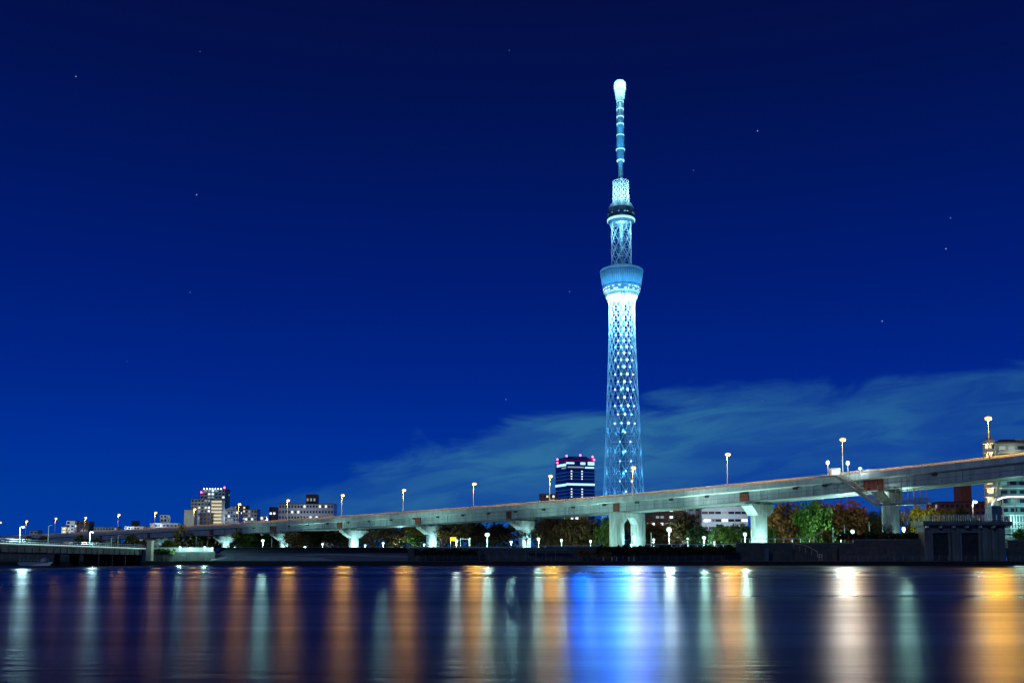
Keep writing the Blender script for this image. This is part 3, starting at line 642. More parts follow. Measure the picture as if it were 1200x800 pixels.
# ------------------------------------------------------------------ small road bridge, left
def bridge():
    e1 = P(171, 642, QY + 2); e0 = P(0, 635.6, 161)
    r = empty('road_bridge', (e1.x, e1.y, TZ), 'low dark road bridge with a brightly lit deck crossing the river at left', 'bridge')
    dirv = Vector((e0.x - e1.x, e0.y - e1.y, 0)); e0 = e1 + (e0 - e1)*2.2
    dh = dirv.normalized(); w = Vector((dh.y, -dh.x, 0));
    if w.x > 0: w = -w      # towards the far (left) side
    up = Vector((0, 0, 1))
    def sl(w0, w1, z0, z1): return [e1 + w*w0 + up*z0, e0 + w*w0 + up*z0, e0 + w*w1 + up*z0, e1 + w*w1 + up*z0, e1 + w*w0 + up*z1, e0 + w*w0 + up*z1, e0 + w*w1 + up*z1, e1 + w*w1 + up*z1]
    MB().hexa(sl(0, 12, -0.32, 0.0)).build('deck', M['fascia'], r)
    mb = MB()
    for a in (0.35, 4.2, 8.1, 11.3): mb.hexa(sl(a, a+0.4, -1.5, -0.33))
    L_ = (e0 - e1).length; k = 0
    while k < L_: 
        q = e1 + dh*k; mb.tube(q + w*0.33 - up*1.45, q + w*0.33 - up*0.35, 0.09, None, 4); k += 2.4
    mb.build('girder', M['sluice'], r)
    mb = MB()
    for off in (0.15, 11.8):
        for zz in (0.35, 0.7): mb.tube(e1 + w*off + up*zz, e0 + w*off + up*zz, 0.045, None, 4)
        k = 0
        while k < L_: q = e1 + dh*k + w*off; mb.tube(q, q + up*0.72, 0.04, None, 4); k += 0.9
    mb.build('railing', M['rail'], r)
    mb = MB(); mb.hexa(sl(-0.06, -0.005, -0.1, 0.0)); mb.build('deck_glow_strip', M['striplit'], r)  # added glowing strip, stands in for the lamplit railing and deck edge
    for k in (2, 8, 14, 20): 
        q = e1 + dh*k
        for a in (1.4, 5.5, 9.6): MB().tube((q + w*a).to_tuple()[:2] + (-1.5,), (q + w*a).to_tuple()[:2] + (e1.z - 1.45,), 0.55, None, 10).build('pile', M['quay'], r)
    q = e1 + dh*(-2) 
    a = P(176, 634, QY + 2); MB().box((a.x - 0.5, QY + 1.4, TZ), (a.x + 0.5, QY + 2.9, a.z)).build('end_pillar', M['cream'], r)
    MB().box((a.x - 0.65, QY + 1.2, a.z), (a.x + 0.65, QY + 3.1, a.z + 0.25)).build('pillar_cap', M['cream'], r)
    MB().box((e1.x - 12, QY + 1.0, TZ - 1), (e1.x - 0.1, QY + 6, e1.z - 0.34)).build('abutment', M['sluice'], r)
    return e0, e1, dh, w
bE0, bE1, bDH, bW = bridge()
def bridge_lamp():
    r = empty('bridge_lamp', (0, 0, 0), 'x', 'bridge lamp', 'white lamps along the small bridge')
    MB().tube((0, 0, 0), (0, 0, 3.2), 0.08, 0.055, 8).build('pole', M['polewhite'], r)
    MB().path([(0, 0, 3.2), (0.25, 0, 3.4), (0.6, 0, 3.42)], 0.045).build('arm', M['polewhite'], r)
    return r
def bridge_pt(px, off=0.4):
    best = min(np.arange(0, 140, 0.2), key=lambda k: abs(PX(bE1 + bDH*float(k) + bW*off)[0] - px)); return bE1 + bDH*float(best) + bW*off
bl = bridge_lamp(); first = True
for i, (px, py, lit, off, txt) in enumerate(((23, 617, 1, 0.4, 'brightly lit cyan-white bridge lamp nearest the left edge'), (56, 616, 0, 0.4, 'unlit slim lamp post on the small bridge, left of the lit pole'),
      (105, 623, 1, 0.4, 'white lit pole on the small bridge below the expressway'), (130, 630, 0, 0.4, 'short unlit post on the small bridge left of the red panel'), (138, 627, 0, 0.4, 'unlit slim post beside the short post near the bridge end'))):
    o = copy_tree(bl); q = bridge_pt(px, off); t_ = P(px, py, q.y); o.location = q; s = (t_.z - q.z)/3.3; o.scale = (1, 1, s); o['label'] = txt
    if lit:
        ln = MB().lathe((0.5, 0, 3.3), [(0.05, -0.2), (0.2, -0.1), (0.24, 0.05), (0.1, 0.12)], 10).build('lamp_lens', M['bulb_white']); ln.parent = o
        l_ = light((0, 0, 0), 2200 if i == 0 else 1500, (0.5, 0.95, 1.0), None, 0.25); l_.parent = o; l_.location = (0.6, 0, 2.7)

for x in list(bl.children): bpy.data.objects.remove(x)
bpy.data.objects.remove(bl)
# ------------------------------------------------------------------ park lamps behind the levee
def park_lamp():
    r = empty('park_lamp', (0, 0, 0), 'x', 'park lamp', 'green-white park lamps under the expressway')
    MB().tube((0, 0, 0), (0, 0, 2.75), 0.08, 0.055, 8).build('pole', M['polewhite'], r)
    MB().lathe((0, 0, 3.0), [(0.1, -0.44), (0.38, -0.28), (0.48, 0.0), (0.38, 0.24), (0.1, 0.32)], 12).build('lamp_globe', M['bulb_cool'], r)
    MB().lathe((0, 0, 3.3), [(0.3, 0), (0.18, 0.1), (0.05, 0.14)], 12).build('lamp_cap', M['darkmetal'], r)
    return r
PARK = [(211, 640.5, 222.3, .9, 'small white lamp in front of the lit guard wall, nearer the bridge'), (240, 640.5, 222.3, .9, 'small white lamp in front of the lit guard wall, nearer the slope'),
 (275, 641, 450, .9, 'small cyan park lamp at the foot of the pier above the slope start'), (308, 633, 330, 1.5, 'large bright green-white park lamp between two piers above the blue-grey slope'),
 (357.5, 640.5, 420, 1.5, 'bright green park lamp low among brown trees above the slope'), (378, 637, 400, .8, 'small white park lamp on a slim post right of the low green one'),
 (428, 638.5, 380, .8, 'small cyan park lamp just right of the white pier'), (449, 636, 360, 1.1, 'cyan park lamp under the brown trees'), (470.5, 641, 420, .8, 'low green lamp at the right end of the blue-grey slope'),
 (535, 633, 290, 1.0, 'white park lamp beside the yellow lit sign'), (571, 626, 280, 2.2, 'largest green-white park lamp among the bare lit trees'), (599, 634.5, 310, 1.1, 'green park lamp just left of the pier with the bare tree'),
 (631, 631, 280, 1.0, 'cyan park lamp just right of the pier with the bare tree'), (740, 637.5, 262, .8, 'low cyan lamp between the two legs of the portal pier'), (743, 628.5, 275, .9, 'upper cyan lamp against the right leg of the portal pier'),
 (784, 620, 270, 2.0, 'bright tall white park lamp in front of the dark lit office'), (825, 629.5, 272, 1.3, 'green park lamp below the white banded office'), (837, 633.5, 290, .8, 'smaller green lamp right beside the green one under the office'),
 (873, 625.5, 262, 1.2, 'white-green park lamp just left of the round flared pier'), (985, 626.5, 262, .7, 'small white lamp between white posts, left of the brighter one'), (999, 622.5, 262, 1.2, 'white park lamp left of the stair pier'),
 (1059, 619.5, 262, 1.0, 'white park lamp right of the stair pier'),  # the rest are added lamps, brightening the dark trees on the bank
 (497, 637.5, 352, .55, 'faint added fill lamp between the green-tinted pier and the brown trees at its left'), (658, 632.5, 296, .55, 'small added fill lamp before brown trees, first right of the bare-tree pier lamp'),
 (692, 633.5, 300, .5, 'small added fill lamp before brown trees, nearest the left portal leg'), (766, 632, 296, .5, 'small added fill lamp just right of the portal pier, beside the thin white post'), (806, 631, 276, .5, 'small added fill lamp right of the tall white one, before a brown tree')]
pl = park_lamp()
for i, (px, py, Y, s, txt) in enumerate(PARK):
    o = pl if i == 0 else copy_tree(pl); q = P(px, py, Y); gz = GZ if i > 1 else 3.05; h = (q.z - gz)
    k = max(0.8, min(1.5, s**0.5)) if i > 1 else 0.6; o.location = (q.x, Y, gz); o.scale = (k, k, h/3.0); o['label'] = txt
    l_ = light((0, 0, 0), (11500 if 17 < i < 22 else 13000 if i > 21 else 9500 if i > 2 and i not in (13, 14) else (1100, 1100, 5000, 2500)[min(i, 3)])*s, (0.46, 1.0, 0.84) if i not in (9, 15, 20) else (0.7, 1.0, 0.95), None, 0.3); l_.parent = o; l_.location = (0, -0.45, 2.85)
# tall arm lamp behind the sluice house
def arm_lamp():
    q = P(1143, 588, 300); r = empty('arm_street_lamp', (P(1140, 600, 300).x, 300, GZ), 'bright white street lamp on a curved arm behind the sluice house', 'street lamp')
    x = P(1140, 600, 300).x
    MB().path([(x, 300, GZ), (x, 300, q.z - 1.0), (x + 0.2, 300, q.z + 0.2), (q.x, 300, q.z + 0.45)], 0.12).build('pole', M['polewhite'], r)
    MB().lathe((q.x, 300, q.z), [(0.1, -0.45), (0.5, -0.25), (0.62, 0.1), (0.3, 0.4)], 12).build('lamp_lens', M['bulb_white'], r)
    light((q.x, 299.3, q.z), 3500, (0.75, 1.0, 0.95), r, 0.4)
arm_lamp()

# ------------------------------------------------------------------ sluice house
def sluice():
    Y = 221.6; X = lambda px, y=640: P(px, y, Y).x; Z = lambda y: P(1130, y, Y).z
    r = empty('sluice_house', (X(1132), Y, TZ), 'dark stained concrete sluice house with two gate bays and a rooftop railing', 'sluice house')
    zt_, zs = Z(610.5), Z(616)
    mb = MB(); mb.box((X(1084), Y+1.3, TZ-2), (X(1180), Y+5, zs)); mb.build('wall', M['sluice'], r)
    mb = MB(); mb.box((X(1081), Y-0.8, zs), (X(1184), Y+5.4, zs+0.28)); mb.box((X(1080), Y-1.2, zs+0.28), (X(1185), Y+5.6, zt_)); mb.build('roof_slab', M['sluice'], r)
    for a, c in ((1084, 1091), (1116.5, 1119.5), (1119.9, 1125), (1152, 1158.5), (1163, 1166), (1171, 1174.5)):
        MB().box((X(a), Y, TZ-2), (X(c), Y+1.29, zs-0.02)).build('buttress', M['sluice'], r)
    MB().box((X(1159), Y+0.6, TZ-2), (X(1180), Y+1.29, zs-0.03)).build('side_panel', M['sluice'], r)
    for a, c in ((1091.2, 1116.2), (1125.2, 1151.8)):
        MB().box((X(a), Y+0.3, Z(624)), (X(c), Y+1.28, zs-0.03)).build('lintel', M['sluice'], r)
        g_ = MB().box((X(a), Y+1.0, TZ-2), (X(c), Y+1.25, Z(624)-0.01)).build('gate', M['gate'], r)
        mb = MB(); 
        for k in range(7): xx = X(a) + (X(c)-X(a))*(k+0.5)/7; mb.box((xx-0.08, Y+0.86, TZ-2), (xx+0.08, Y+0.99, Z(625)))
        for k in range(4): zz = TZ + 1.2*k + 0.5; mb.box((X(a)+0.02, Y+0.8, zz), (X(c)-0.02, Y+0.85, zz+0.14))
        mb.build('gate_rib', M['gate'], g_)
        for e in (a + 2.2, c - 2.2): MB().box((X(e)-0.22, Y+0.45, TZ-1), (X(e)+0.22, Y+0.75, Z(624)-0.02)).build('gate_guide', M['steelgrey'], r)
        MB().lathe((X((a+c)/2), Y+0.25, Z(619.5)), [(0.05, -0.35), (0.35, -0.25), (0.35, 0.1)], 10).build('bulkhead_lamp', M['gate'], r)
    mb = MB(); x0, x1 = X(1083), X(1182)
    for zz in (0.5, 1.0, 1.45): 
        mb.box((x0, Y-0.9, zt_+zz), (x1, Y-0.84, zt_+zz+0.06)); mb.box((x0, Y+5.2, zt_+zz), (x1, Y+5.26, zt_+zz+0.06))
    x = x0
    while x <= x1: mb.box((x, Y-0.82, zt_), (x+0.08, Y-0.74, zt_+1.5)); mb.box((x, Y+5.1, zt_), (x+0.08, Y+5.18, zt_+1.5)); x += 1.1
    mb.build('roof_railing', M['rail'], r)
    MB().box((X(1166.5), Y+1, zt_+0.003), (X(1178), Y+4, Z(592))).build('roof_box', M['bluebox'], r)
    mb = MB(); 
    for k in range(7): xx = X(1086 + k*15.5); mb.box((xx-0.25, Y-1.0, zs-0.45), (xx+0.25, Y-0.05, zs-0.005))
    mb.build('corbel', M['fascia'], r)
    # right part: open steel steps and posts seen beyond
sluice()
def lit_steps():
    Y = 245; r = empty('lit_steel_steps', (P(1192, 625, Y).x, Y, GZ), 'teal-lit steel steps and posts at the right edge beside the sluice house', 'steps')
    mb = MB()
    for k in range(6): a = P(1184 + k*4, 628 - k*4, Y); mb.box((a.x, Y, a.z-0.12), (a.x+1.2, Y+2, a.z))
    mb.build('tread', M['rail'], r); mb = MB()
    for k in range(7): a = P(1184 + k*3.4, 604, Y); mb.box((a.x, Y-0.1, GZ), (a.x+0.12, Y-0.02, a.z))
    for y in (604, 612, 619): a, c = P(1183, y, Y), P(1212, y, Y); mb.box((a.x, Y-0.25, a.z), (c.x, Y-0.12, a.z+0.12))
    mb.build('railing', M['rail'], r); a, c = P(1180, 627, Y), P(1214, 631, Y); MB().box((a.x, Y-1.2, GZ), (c.x, Y-0.6, a.z-1.0)).build('kerb_wall', M['fascia'], r)
    light((P(1188, 612, Y).x, Y-2.2, P(1188, 609, Y).z), 1400, (0.4, 1.0, 0.9), r, 0.3)
lit_steps()

# ------------------------------------------------------------------ buildings
def building(name, label, cat, px0, px1, ytop, Y, depth, wall, floors=None, cols=0, fh=3.2, lit=0.3, litm=('winWhite',), seed=0, roof=None, ww=0.6, hh=0.5, rows=None, group=None, side=True, balc=None, nobuild=False):
    a, c = P(px0, ytop, Y), P(px1, ytop, Y); rs = random.Random(seed + int(px0))
    r = empty(name, ((a.x+c.x)/2, Y, GZ), label, cat, group)
    if px0 < 640: light(((a.x+c.x)/2, Y - 18, a.z*0.75), 1000 + (a.z*0.25+18)**2*3, (0.72, 0.9, 1.0), r, 1.0)  # added fill that brightens the facade, no lamp stands there
    wl = MB().box((a.x, Y, GZ - 0.5), (c.x, Y + depth, a.z)).build('wall', M[wall], r)
    MB().box((a.x-0.15, Y-0.15, a.z), (c.x+0.15, Y+depth+0.15, a.z+0.5)).build('roof', M[roof or 'roofdark'], r)
    if cols:
        rows = rows or min(int((a.z - GZ)/fh) , 6)
        cw = (c.x - a.x)/cols
        for k in range(rows):
            z1 = a.z - 0.5 - k*fh
            for i in range(cols):
                x = a.x + (i+0.5)*cw
                m = M[rs.choice(litm)] if rs.random() < lit else M['winDark']
                MB().box((x - cw*ww/2, Y-0.06, z1 - fh*hh - 0.3), (x + cw*ww/2, Y+0.05, z1 - 0.3)).build('window', m, r)
            if balc:
                MB().box((a.x+0.05, Y-1.2, z1-fh*0.98), (c.x-0.05, Y-0.065, z1-fh*0.72)).build('balcony', M[balc], r)
        if side:
            xs = c.x if (a.x + c.x) < 0 else a.x; nc = max(1, int(depth/5)); sgn = 1 if xs == c.x else -1
            for k in range(rows):
                z1 = a.z - 0.5 - k*fh
                for i in range(nc):
                    y = Y + (i+0.5)*depth/nc; m = M[rs.choice(litm)] if rs.random() < lit*0.7 else M['winDark']
                    MB().box((min(xs, xs+0.06*sgn), y-0.9, z1-fh*hh-0.3), (max(xs, xs+0.06*sgn), y+0.9, z1-0.3)).build('window', m, r)
    return r, a, c
# dark blue tower block
def blue_block():
    Y, ang = 800.0, math.radians(23)
    e, l_, q = P(663.5, 536, Y), P(652, 541, Y), P(697, 541, Y)
    zt_ = P(675, 540, Y).z; zr = P(675, 533.5, Y).z
    A = Vector((l_.x, Y+16, 0)); B = Vector((e.x, Y, 0)); D = Vector((q.x+0.3, Y+6, 0)); E = D + (A - B)*1.5 + Vector((-3, 6, 0)); A2 = A + (D-B)*0.0
    r = empty('office_tower', (B.x, B.y, GZ), 'dark blue glass office tower with bright white bands and red roof lamps', 'office tower')
    def col(z0, z1, off=0.0):
        c_ = (A+B+D+E)/4; ps = [p_ + (p_-c_).normalized()*off for p_ in (B, D, E, A)]
        return [Vector((p_.x, p_.y, z0)) for p_ in ps] + [Vector((p_.x, p_.y, z1)) for p_ in ps]
    MB().hexa(col(GZ-1, zt_)).build('wall', M['glassblue'], r)
    MB().hexa(col(zt_, zt_+1.2, -1.2)).build('roof_plinth', M['redband'], r)
    MB().hexa(col(zt_+1.2, zr-2.5, 0.0)).build('roof_crown', M['glassblue'], r)
    MB().hexa(col(zr-2.5, zr-1.0, -3.0)).build('roof_house', M['glassblue'], r); MB().hexa(col(zr-1.0, zr, -7.0)).build('roof_plant', M['darkmetal'], r)
    def strip(P0, P1, t0, t1, y0, y1, m, name='lit_band'):
        a, c = P0.lerp(P1, t0), P0.lerp(P1, t1); n_ = Vector((c.y-a.y, -(c.x-a.x), 0)).normalized()
        if n_.y > 0: n_ = -n_
        z0, z1 = P(675, y0, Y).z, P(675, y1, Y).z
        MB().hexa([a+n_*0.05+Vector((0,0,z0)), c+n_*0.05+Vector((0,0,z0)), c+n_*0.3+Vector((0,0,z0)), a+n_*0.3+Vector((0,0,z0)), a+n_*0.05+Vector((0,0,z1)), c+n_*0.05+Vector((0,0,z1)), c+n_*0.3+Vector((0,0,z1)), a+n_*0.3+Vector((0,0,z1))]).build(name, m, r)
    # face BD is the right (wide) face, AB the left
    strip(B, D, 0.0, 1.0, 568.2, 565.8, M['band']); strip(A, B, 0.0, 1.0, 569.0, 566.4, M['band'])
    for y in (552.5, 556.5, 560.5, 573, 577, 581):
        strip(B, D, 0.0, 1.0, y+0.7, y, M['floorline'], 'floor_line'); strip(A, B, 0.0, 1.0, y+1.3, y+0.6, M['floorline'], 'floor_line')
    light((D.lerp(B, 0.5).x, Y-14, P(675, 560, Y).z), 270000, (0.0, 0.12, 1.0), r, 4.0, 120, (-0.1, -1, -0.1))  # added blue spot, broadens the block's reflection on the river
    strip(B, D, 0.0, 0.28, 543.2, 541.2, M['band']); strip(A, B, 0.15, 1.0, 545.6, 542.8, M['band']); strip(B, D, 0.5, 0.67, 543.8, 541, M['band']); strip(B, D, 0.76, 0.99, 544.2, 540.4, M['band'])
    strip(B, D, 0.05, 0.62, 547.6, 546, M['winDim']); strip(B, D, 0.66, 0.98, 548, 546.2, M['band']); strip(A, B, 0.6, 1.0, 548.6, 547, M['winDim'])
    for k in range(11):
        y = 551 + k*3.0
        if 562.5 < y < 571: continue
        strip(B, D, 0.16, 0.205, y+1.2, y, M['winWhite'], 'window'); strip(B, D, 0.53, 0.575, y+1.2, y, M['winWhite'], 'window')
    for k, (px, py) in enumerate(((653.2, 538.2), (653.2, 542), (664, 534), (664.5, 538.5), (680, 533.2), (694.5, 535), (696, 538.5))):
        p_ = P(px, py, Y + 3 - (0 if k else 0)); MB().ball(p_, 0.75, 8, 6).build('aviation_lamp', M['redlamp'], r)
        MB().tube(p_ - Vector((0, 0, 2.0)), p_ - Vector((0, 0, 0.5)), 0.15, None, 4).build('lamp_post', M['darkmetal'], r)
blue_block()
building('low_building', 'low brown building at the left foot of the dark blue office tower', 'building', 632.5, 654, 579, 740, 14, 'brown', cols=6, lit=0.25, litm=('winWarm', 'winWhite'), rows=2)
# cluster at left
building('apartment_block', 'tall grey block with bright top windows behind the cream slab', 'apartment block', 224, 247, 584.5, 900, 14, 'greywall', cols=6, rows=6, lit=0.35, litm=('winWhite', 'winDim', 'winWarm'), seed=2)
building('apartment_block', 'narrow cream slab at the left end of the building cluster', 'apartment block', 216, 227, 597, 870, 10, 'cream', cols=0)
r_, a_, c_ = building('office_block', 'tallest teal glass block of the left cluster with white rooftop lights', 'office block', 235, 264, 573, 960, 16, 'tealwall', cols=7, rows=7, lit=0.36, litm=('winWhite', 'winDim'), seed=5)
for k in range(7): MB().ball((a_.x + 4 + k*(c_.x-a_.x-8)/6.0, 958.8, a_.z+0.4), 0.55, 8, 5).build('roof_lamp', M['bulb_tower'], r_)
for px, py in ((236, 576.5), (263, 571)): MB().ball(P(px, py, 957), 0.9, 8, 6).build('aviation_lamp', M['redlamp'], r_)
building('apartment_block', 'cream block with stacked brightly lit galleries in the left cluster', 'apartment block', 247.5, 260.5, 585.5, 840, 8, 'cream', cols=1, rows=8, fh=3.0, lit=1.0, litm=('stairlit',), ww=0.92, hh=0.45, balc='cream', side=False)
building('apartment_block', 'dark brown block directly left of the lit cream galleries', 'apartment block', 234, 247, 601, 830, 8, 'darkbrown', cols=3, rows=3, lit=0.1)
r_, a_, c_ = building('apartment_block', 'blue-grey block with a small gabled roof beside the lit galleries', 'apartment block', 263.5, 279.5, 598, 830, 12, 'bluewall', cols=5, rows=4, lit=0.25, litm=('winWhite', 'winDim'), seed=4)
MB().prism([(a_.x-0.3, a_.z+0.5), (c_.x+0.3, a_.z+0.5), ((a_.x+c_.x)/2, a_.z+3.6)], 829.5, 842.5).build('gable_roof', M['bluewall'], r_)
building('apartment_block', 'brown block right behind the gabled blue-grey block', 'apartment block', 274, 288, 592.5, 870, 12, 'brown', cols=4, rows=5, lit=0.15, litm=('winWarm',))
building('apartment_block', 'small grey and brown stepped block at the right end of the left cluster', 'apartment block', 287, 301, 597, 820, 12, 'greywall', cols=4, rows=3, lit=0.35, litm=('winDim', 'winWhite'), roof='brown')
building('low_building', 'tiny white hut-like block right of the left cluster', 'building', 305, 312, 604.5, 780, 8, 'whitewall', cols=2, rows=1, lit=0.4)
building('low_building', 'small black boxy block left of the long white block', 'building', 315.5, 323.5, 594.5, 800, 10, 'darkbrown', cols=2, rows=2, lit=0.1)
r_, a_, c_ = building('school_block', 'long white block with two rows of small windows and a rooftop tower', 'school', 326.5, 391, 590.5, 700, 14, 'whitewall', cols=18, rows=3, fh=4.0, lit=0.12, litm=('winWhite',), seed=1, ww=0.55, hh=0.42)
x0, x1 = P(359, 580, 705).x, P(371.5, 580, 705).x; MB().box((x0, 704, a_.z+0.5), (x1, 712, P(365, 579, 705).z)).build('roof_tower', M['darkbrown'], r_)
for k in range(3): MB().box((x0+0.6+k*2.5, 703.9, a_.z+2.5), (x0+1.8+k*2.5, 704.05, a_.z+4.5)).build('window', M['winDim'], r_)
building('apartment_block', 'small white balconied block behind the expressway at left', 'apartment block', 78, 87.5, 610, 900, 10, 'whitewall', cols=2, rows=4, lit=0.5, litm=('winWhite', 'winDim'), balc='whitewall')
building('low_building', 'brown block adjoining the small white balconied block', 'building', 87.7, 104, 611, 905, 12, 'darkbrown', cols=3, rows=3, lit=0.1)
building('low_building', 'cream annex at the left of the small white balconied block', 'building', 72, 78, 617, 895, 8, 'cream', cols=1, rows=2, lit=0.5, litm=('winWarm',))
building('low_building', 'tiny grey block near the left edge behind the expressway', 'building', 35, 44, 621.5, 920, 10, 'greywall', cols=2, rows=2, lit=0.2)
building('low_building', 'long low grey block right of the brown block', 'building', 110, 137, 617.5, 900, 10, 'greywall', cols=8, rows=2, lit=0.2, litm=('winDim',))
building('low_building', 'low white block behind the lamp above the bridge abutment', 'building', 146, 171, 616.5, 880, 10, 'whitewall', cols=7, rows=2, lit=0.3, litm=('winWhite', 'winDim'))
building('low_building', 'small dark block topping the low white block', 'building', 154, 160, 610.5, 892, 8, 'darkbrown', cols=1, rows=2, lit=0.1)
building('low_building', 'low flat grey block with pale eaves below the small white rooftop tower', 'building', 176, 208, 613.5, 860, 10, 'greywall', cols=7, rows=2, lit=0.3, litm=('winDim',), roof='whitewall')
building('low_building', 'small white rooftop tower above the low flat grey block', 'building', 187.5, 196, 603, 871.5, 8, 'whitewall', cols=2, rows=2, lit=0.2, litm=('winDim',))
# right side
building('office_block', 'dark office with rows of white lit windows behind the park trees', 'office block', 757, 800, 594, 420, 14, 'darkbrown', cols=8, rows=5, fh=3.0, lit=0.5, litm=('winWhite', 'winDim', 'winWhite'), seed=8, hh=0.35, ww=0.7)
building('office_block', 'white banded office with long window strips behind the flared pier', 'office block', 822, 876, 588, 420, 12, 'whitewall', cols=7, rows=4, fh=3.3, lit=0.12, litm=('winWhite', 'winDim'), ww=0.9, hh=0.34, seed=1)
ob = bpy.data.objects[-1] if False else None
light(P(849, 606, 402), 9000, (0.62, 0.85, 1.0), [o for o in C.objects if o.get('label', '').startswith('white banded')][0], 0.5)  # added cool fill whitening the office front, without a fixture
building('office_block', 'blue-grey plain block left of the white banded office', 'office block', 806, 821.5, 592, 425, 12, 'bluewall', cols=2, rows=3, lit=0.0)
building('low_building', 'small dark building with a bright window strip behind the brown trees', 'building', 662, 690, 602.5, 420, 10, 'darkbrown', cols=5, rows=2, lit=0.5, litm=('winWhite',), hh=0.4)
building('low_building', 'long red brick building behind the sluice house trees', 'building', 1101, 1154, 588.5, 440, 14, 'redbrick', cols=9, rows=3, lit=0.1, litm=('winDim',))
building('brick_stack', 'square red brick tower rising behind the long brick building', 'tower', 1125, 1138, 563, 456, 7, 'redbrick', cols=0)
def apartment():
    Y = 330.0
    r, a, c = building('apartment_tower', 'brown and teal apartment tower with warm lit stair landings at right', 'apartment block', 1166.5, 1216, 519, Y, 4, 'tealwall', cols=0)
    x0, x1 = P(1155, 520, Y-2).x, P(1166.5, 520, Y-2).x; fl = 3.05
    ztop = P(1160, 516, Y).z
    sw = MB().box((x0+1.2, Y+0.5, GZ), (x1+0.1, Y+2.5, ztop)).build('stair_tower', M['cream'], r)
    MB().box((P(1158, 515, Y).x, Y-0.5, ztop), (x1, Y+2.4, ztop+1.4)).build('stair_roof', M['tealwall'], r)
    k = 0; z = ztop - 1.0
    while z > GZ + 2:
        MB().box((x0-0.2, Y-2.2, z-0.25), (x1-0.2, Y+0.45, z)).build('landing', M['cream'], r)
        MB().box((x0-0.15, Y-2.15, z+0.004), (x1-0.25, Y-2.05, z+0.95)).build('landing_rail', M['rail'], r)
        if k % 1 == 0:
            q = (x0 + 1.0 + (k % 2)*1.1, Y-0.3, z - 0.55); MB().ball(q, 0.3, 8, 6).build('landing_lamp', M['bulb_warm'], r); light((q[0], q[1]-0.4, q[2]-0.2), 480, (1.0, 0.78, 0.42), r, 0.2)
        z -= fl; k += 1
    # main face: floors with balconies and glazing
    rs = random.Random(2); z = a.z - 0.6; k = 0
    while z > GZ + 3:
        top = z > P(1180, 536, Y).z
        for i in range(4):
            xx = a.x + 1.2 + i*3.2; m = M['winDark'] if rs.random() < 0.6 else (M['teallit'] if not top else M['winDim'])
            MB().box((xx, Y-0.06, z-2.5), (xx+2.2, Y+0.05, z-0.4)).build('window', m, r)
        MB().box((a.x+0.8, Y-1.5, z-2.95), (c.x, Y-0.07, z-2.75)).build('balcony', M['whitewall'], r)
        MB().box((a.x+0.8, Y-1.5, z-2.74), (c.x, Y-1.42, z-1.8)).build('balcony_rail', M['brown' if k == 1 else 'tealwall'], r)
        z -= fl; k += 1
    MB().box((P(1176, 519, Y).x, Y+2, a.z+0.5), (P(1192, 519, Y).x, Y+3.8, P(1180, 514, Y).z)).build('penthouse', M['darkbrown'], r)
    MB().box((P(1192.5, 519, Y).x, Y+1, a.z+0.5), (c.x, Y+3.9, P(1195, 514, Y).z)).build('penthouse', M['tealwall'], r)
    for j in range(3): light((a.x + 3 + 5*j, Y-6, P(1180, 606 - 24*(j % 2), Y).z), 900, (0.4, 1.0, 0.9), r, 0.3)
    light((a.x + 5, Y-5, P(1180, 527, Y).z), 900, (1.0, 0.8, 0.5), r, 0.3)
apartment()
def arch_walk():
    Y = 300.0; pts = [P(1163, 600, Y), P(1164, 590, Y), P(1167, 585.5, Y), P(1173, 583, Y), P(1180, 582, Y), P(1215, 582, Y)]
    r = empty('curved_footbridge', (pts[0].x, Y, GZ), 'white curved lit walkway canopy in front of the apartment tower', 'canopy')
    MB().path(pts, 0.55, 8).build('arch_rail', M['fascia'], r)
    MB().path([p_ + Vector((0.2, -0.75, 0)) for p_ in pts[2:]], 0.22, 6).build('light_tube', M['whitelit'], r)
    mb = MB()
    for px in (1163, 1176, 1190, 1204): a = P(px, 596, Y); MB().tube((a.x, Y+0.3, GZ), (a.x, Y+0.3, P(px, 583, Y).z - (2 if px == 1163 else 0)), 0.15, None, 6).build('support_post', M['rail'], r)
arch_walk()

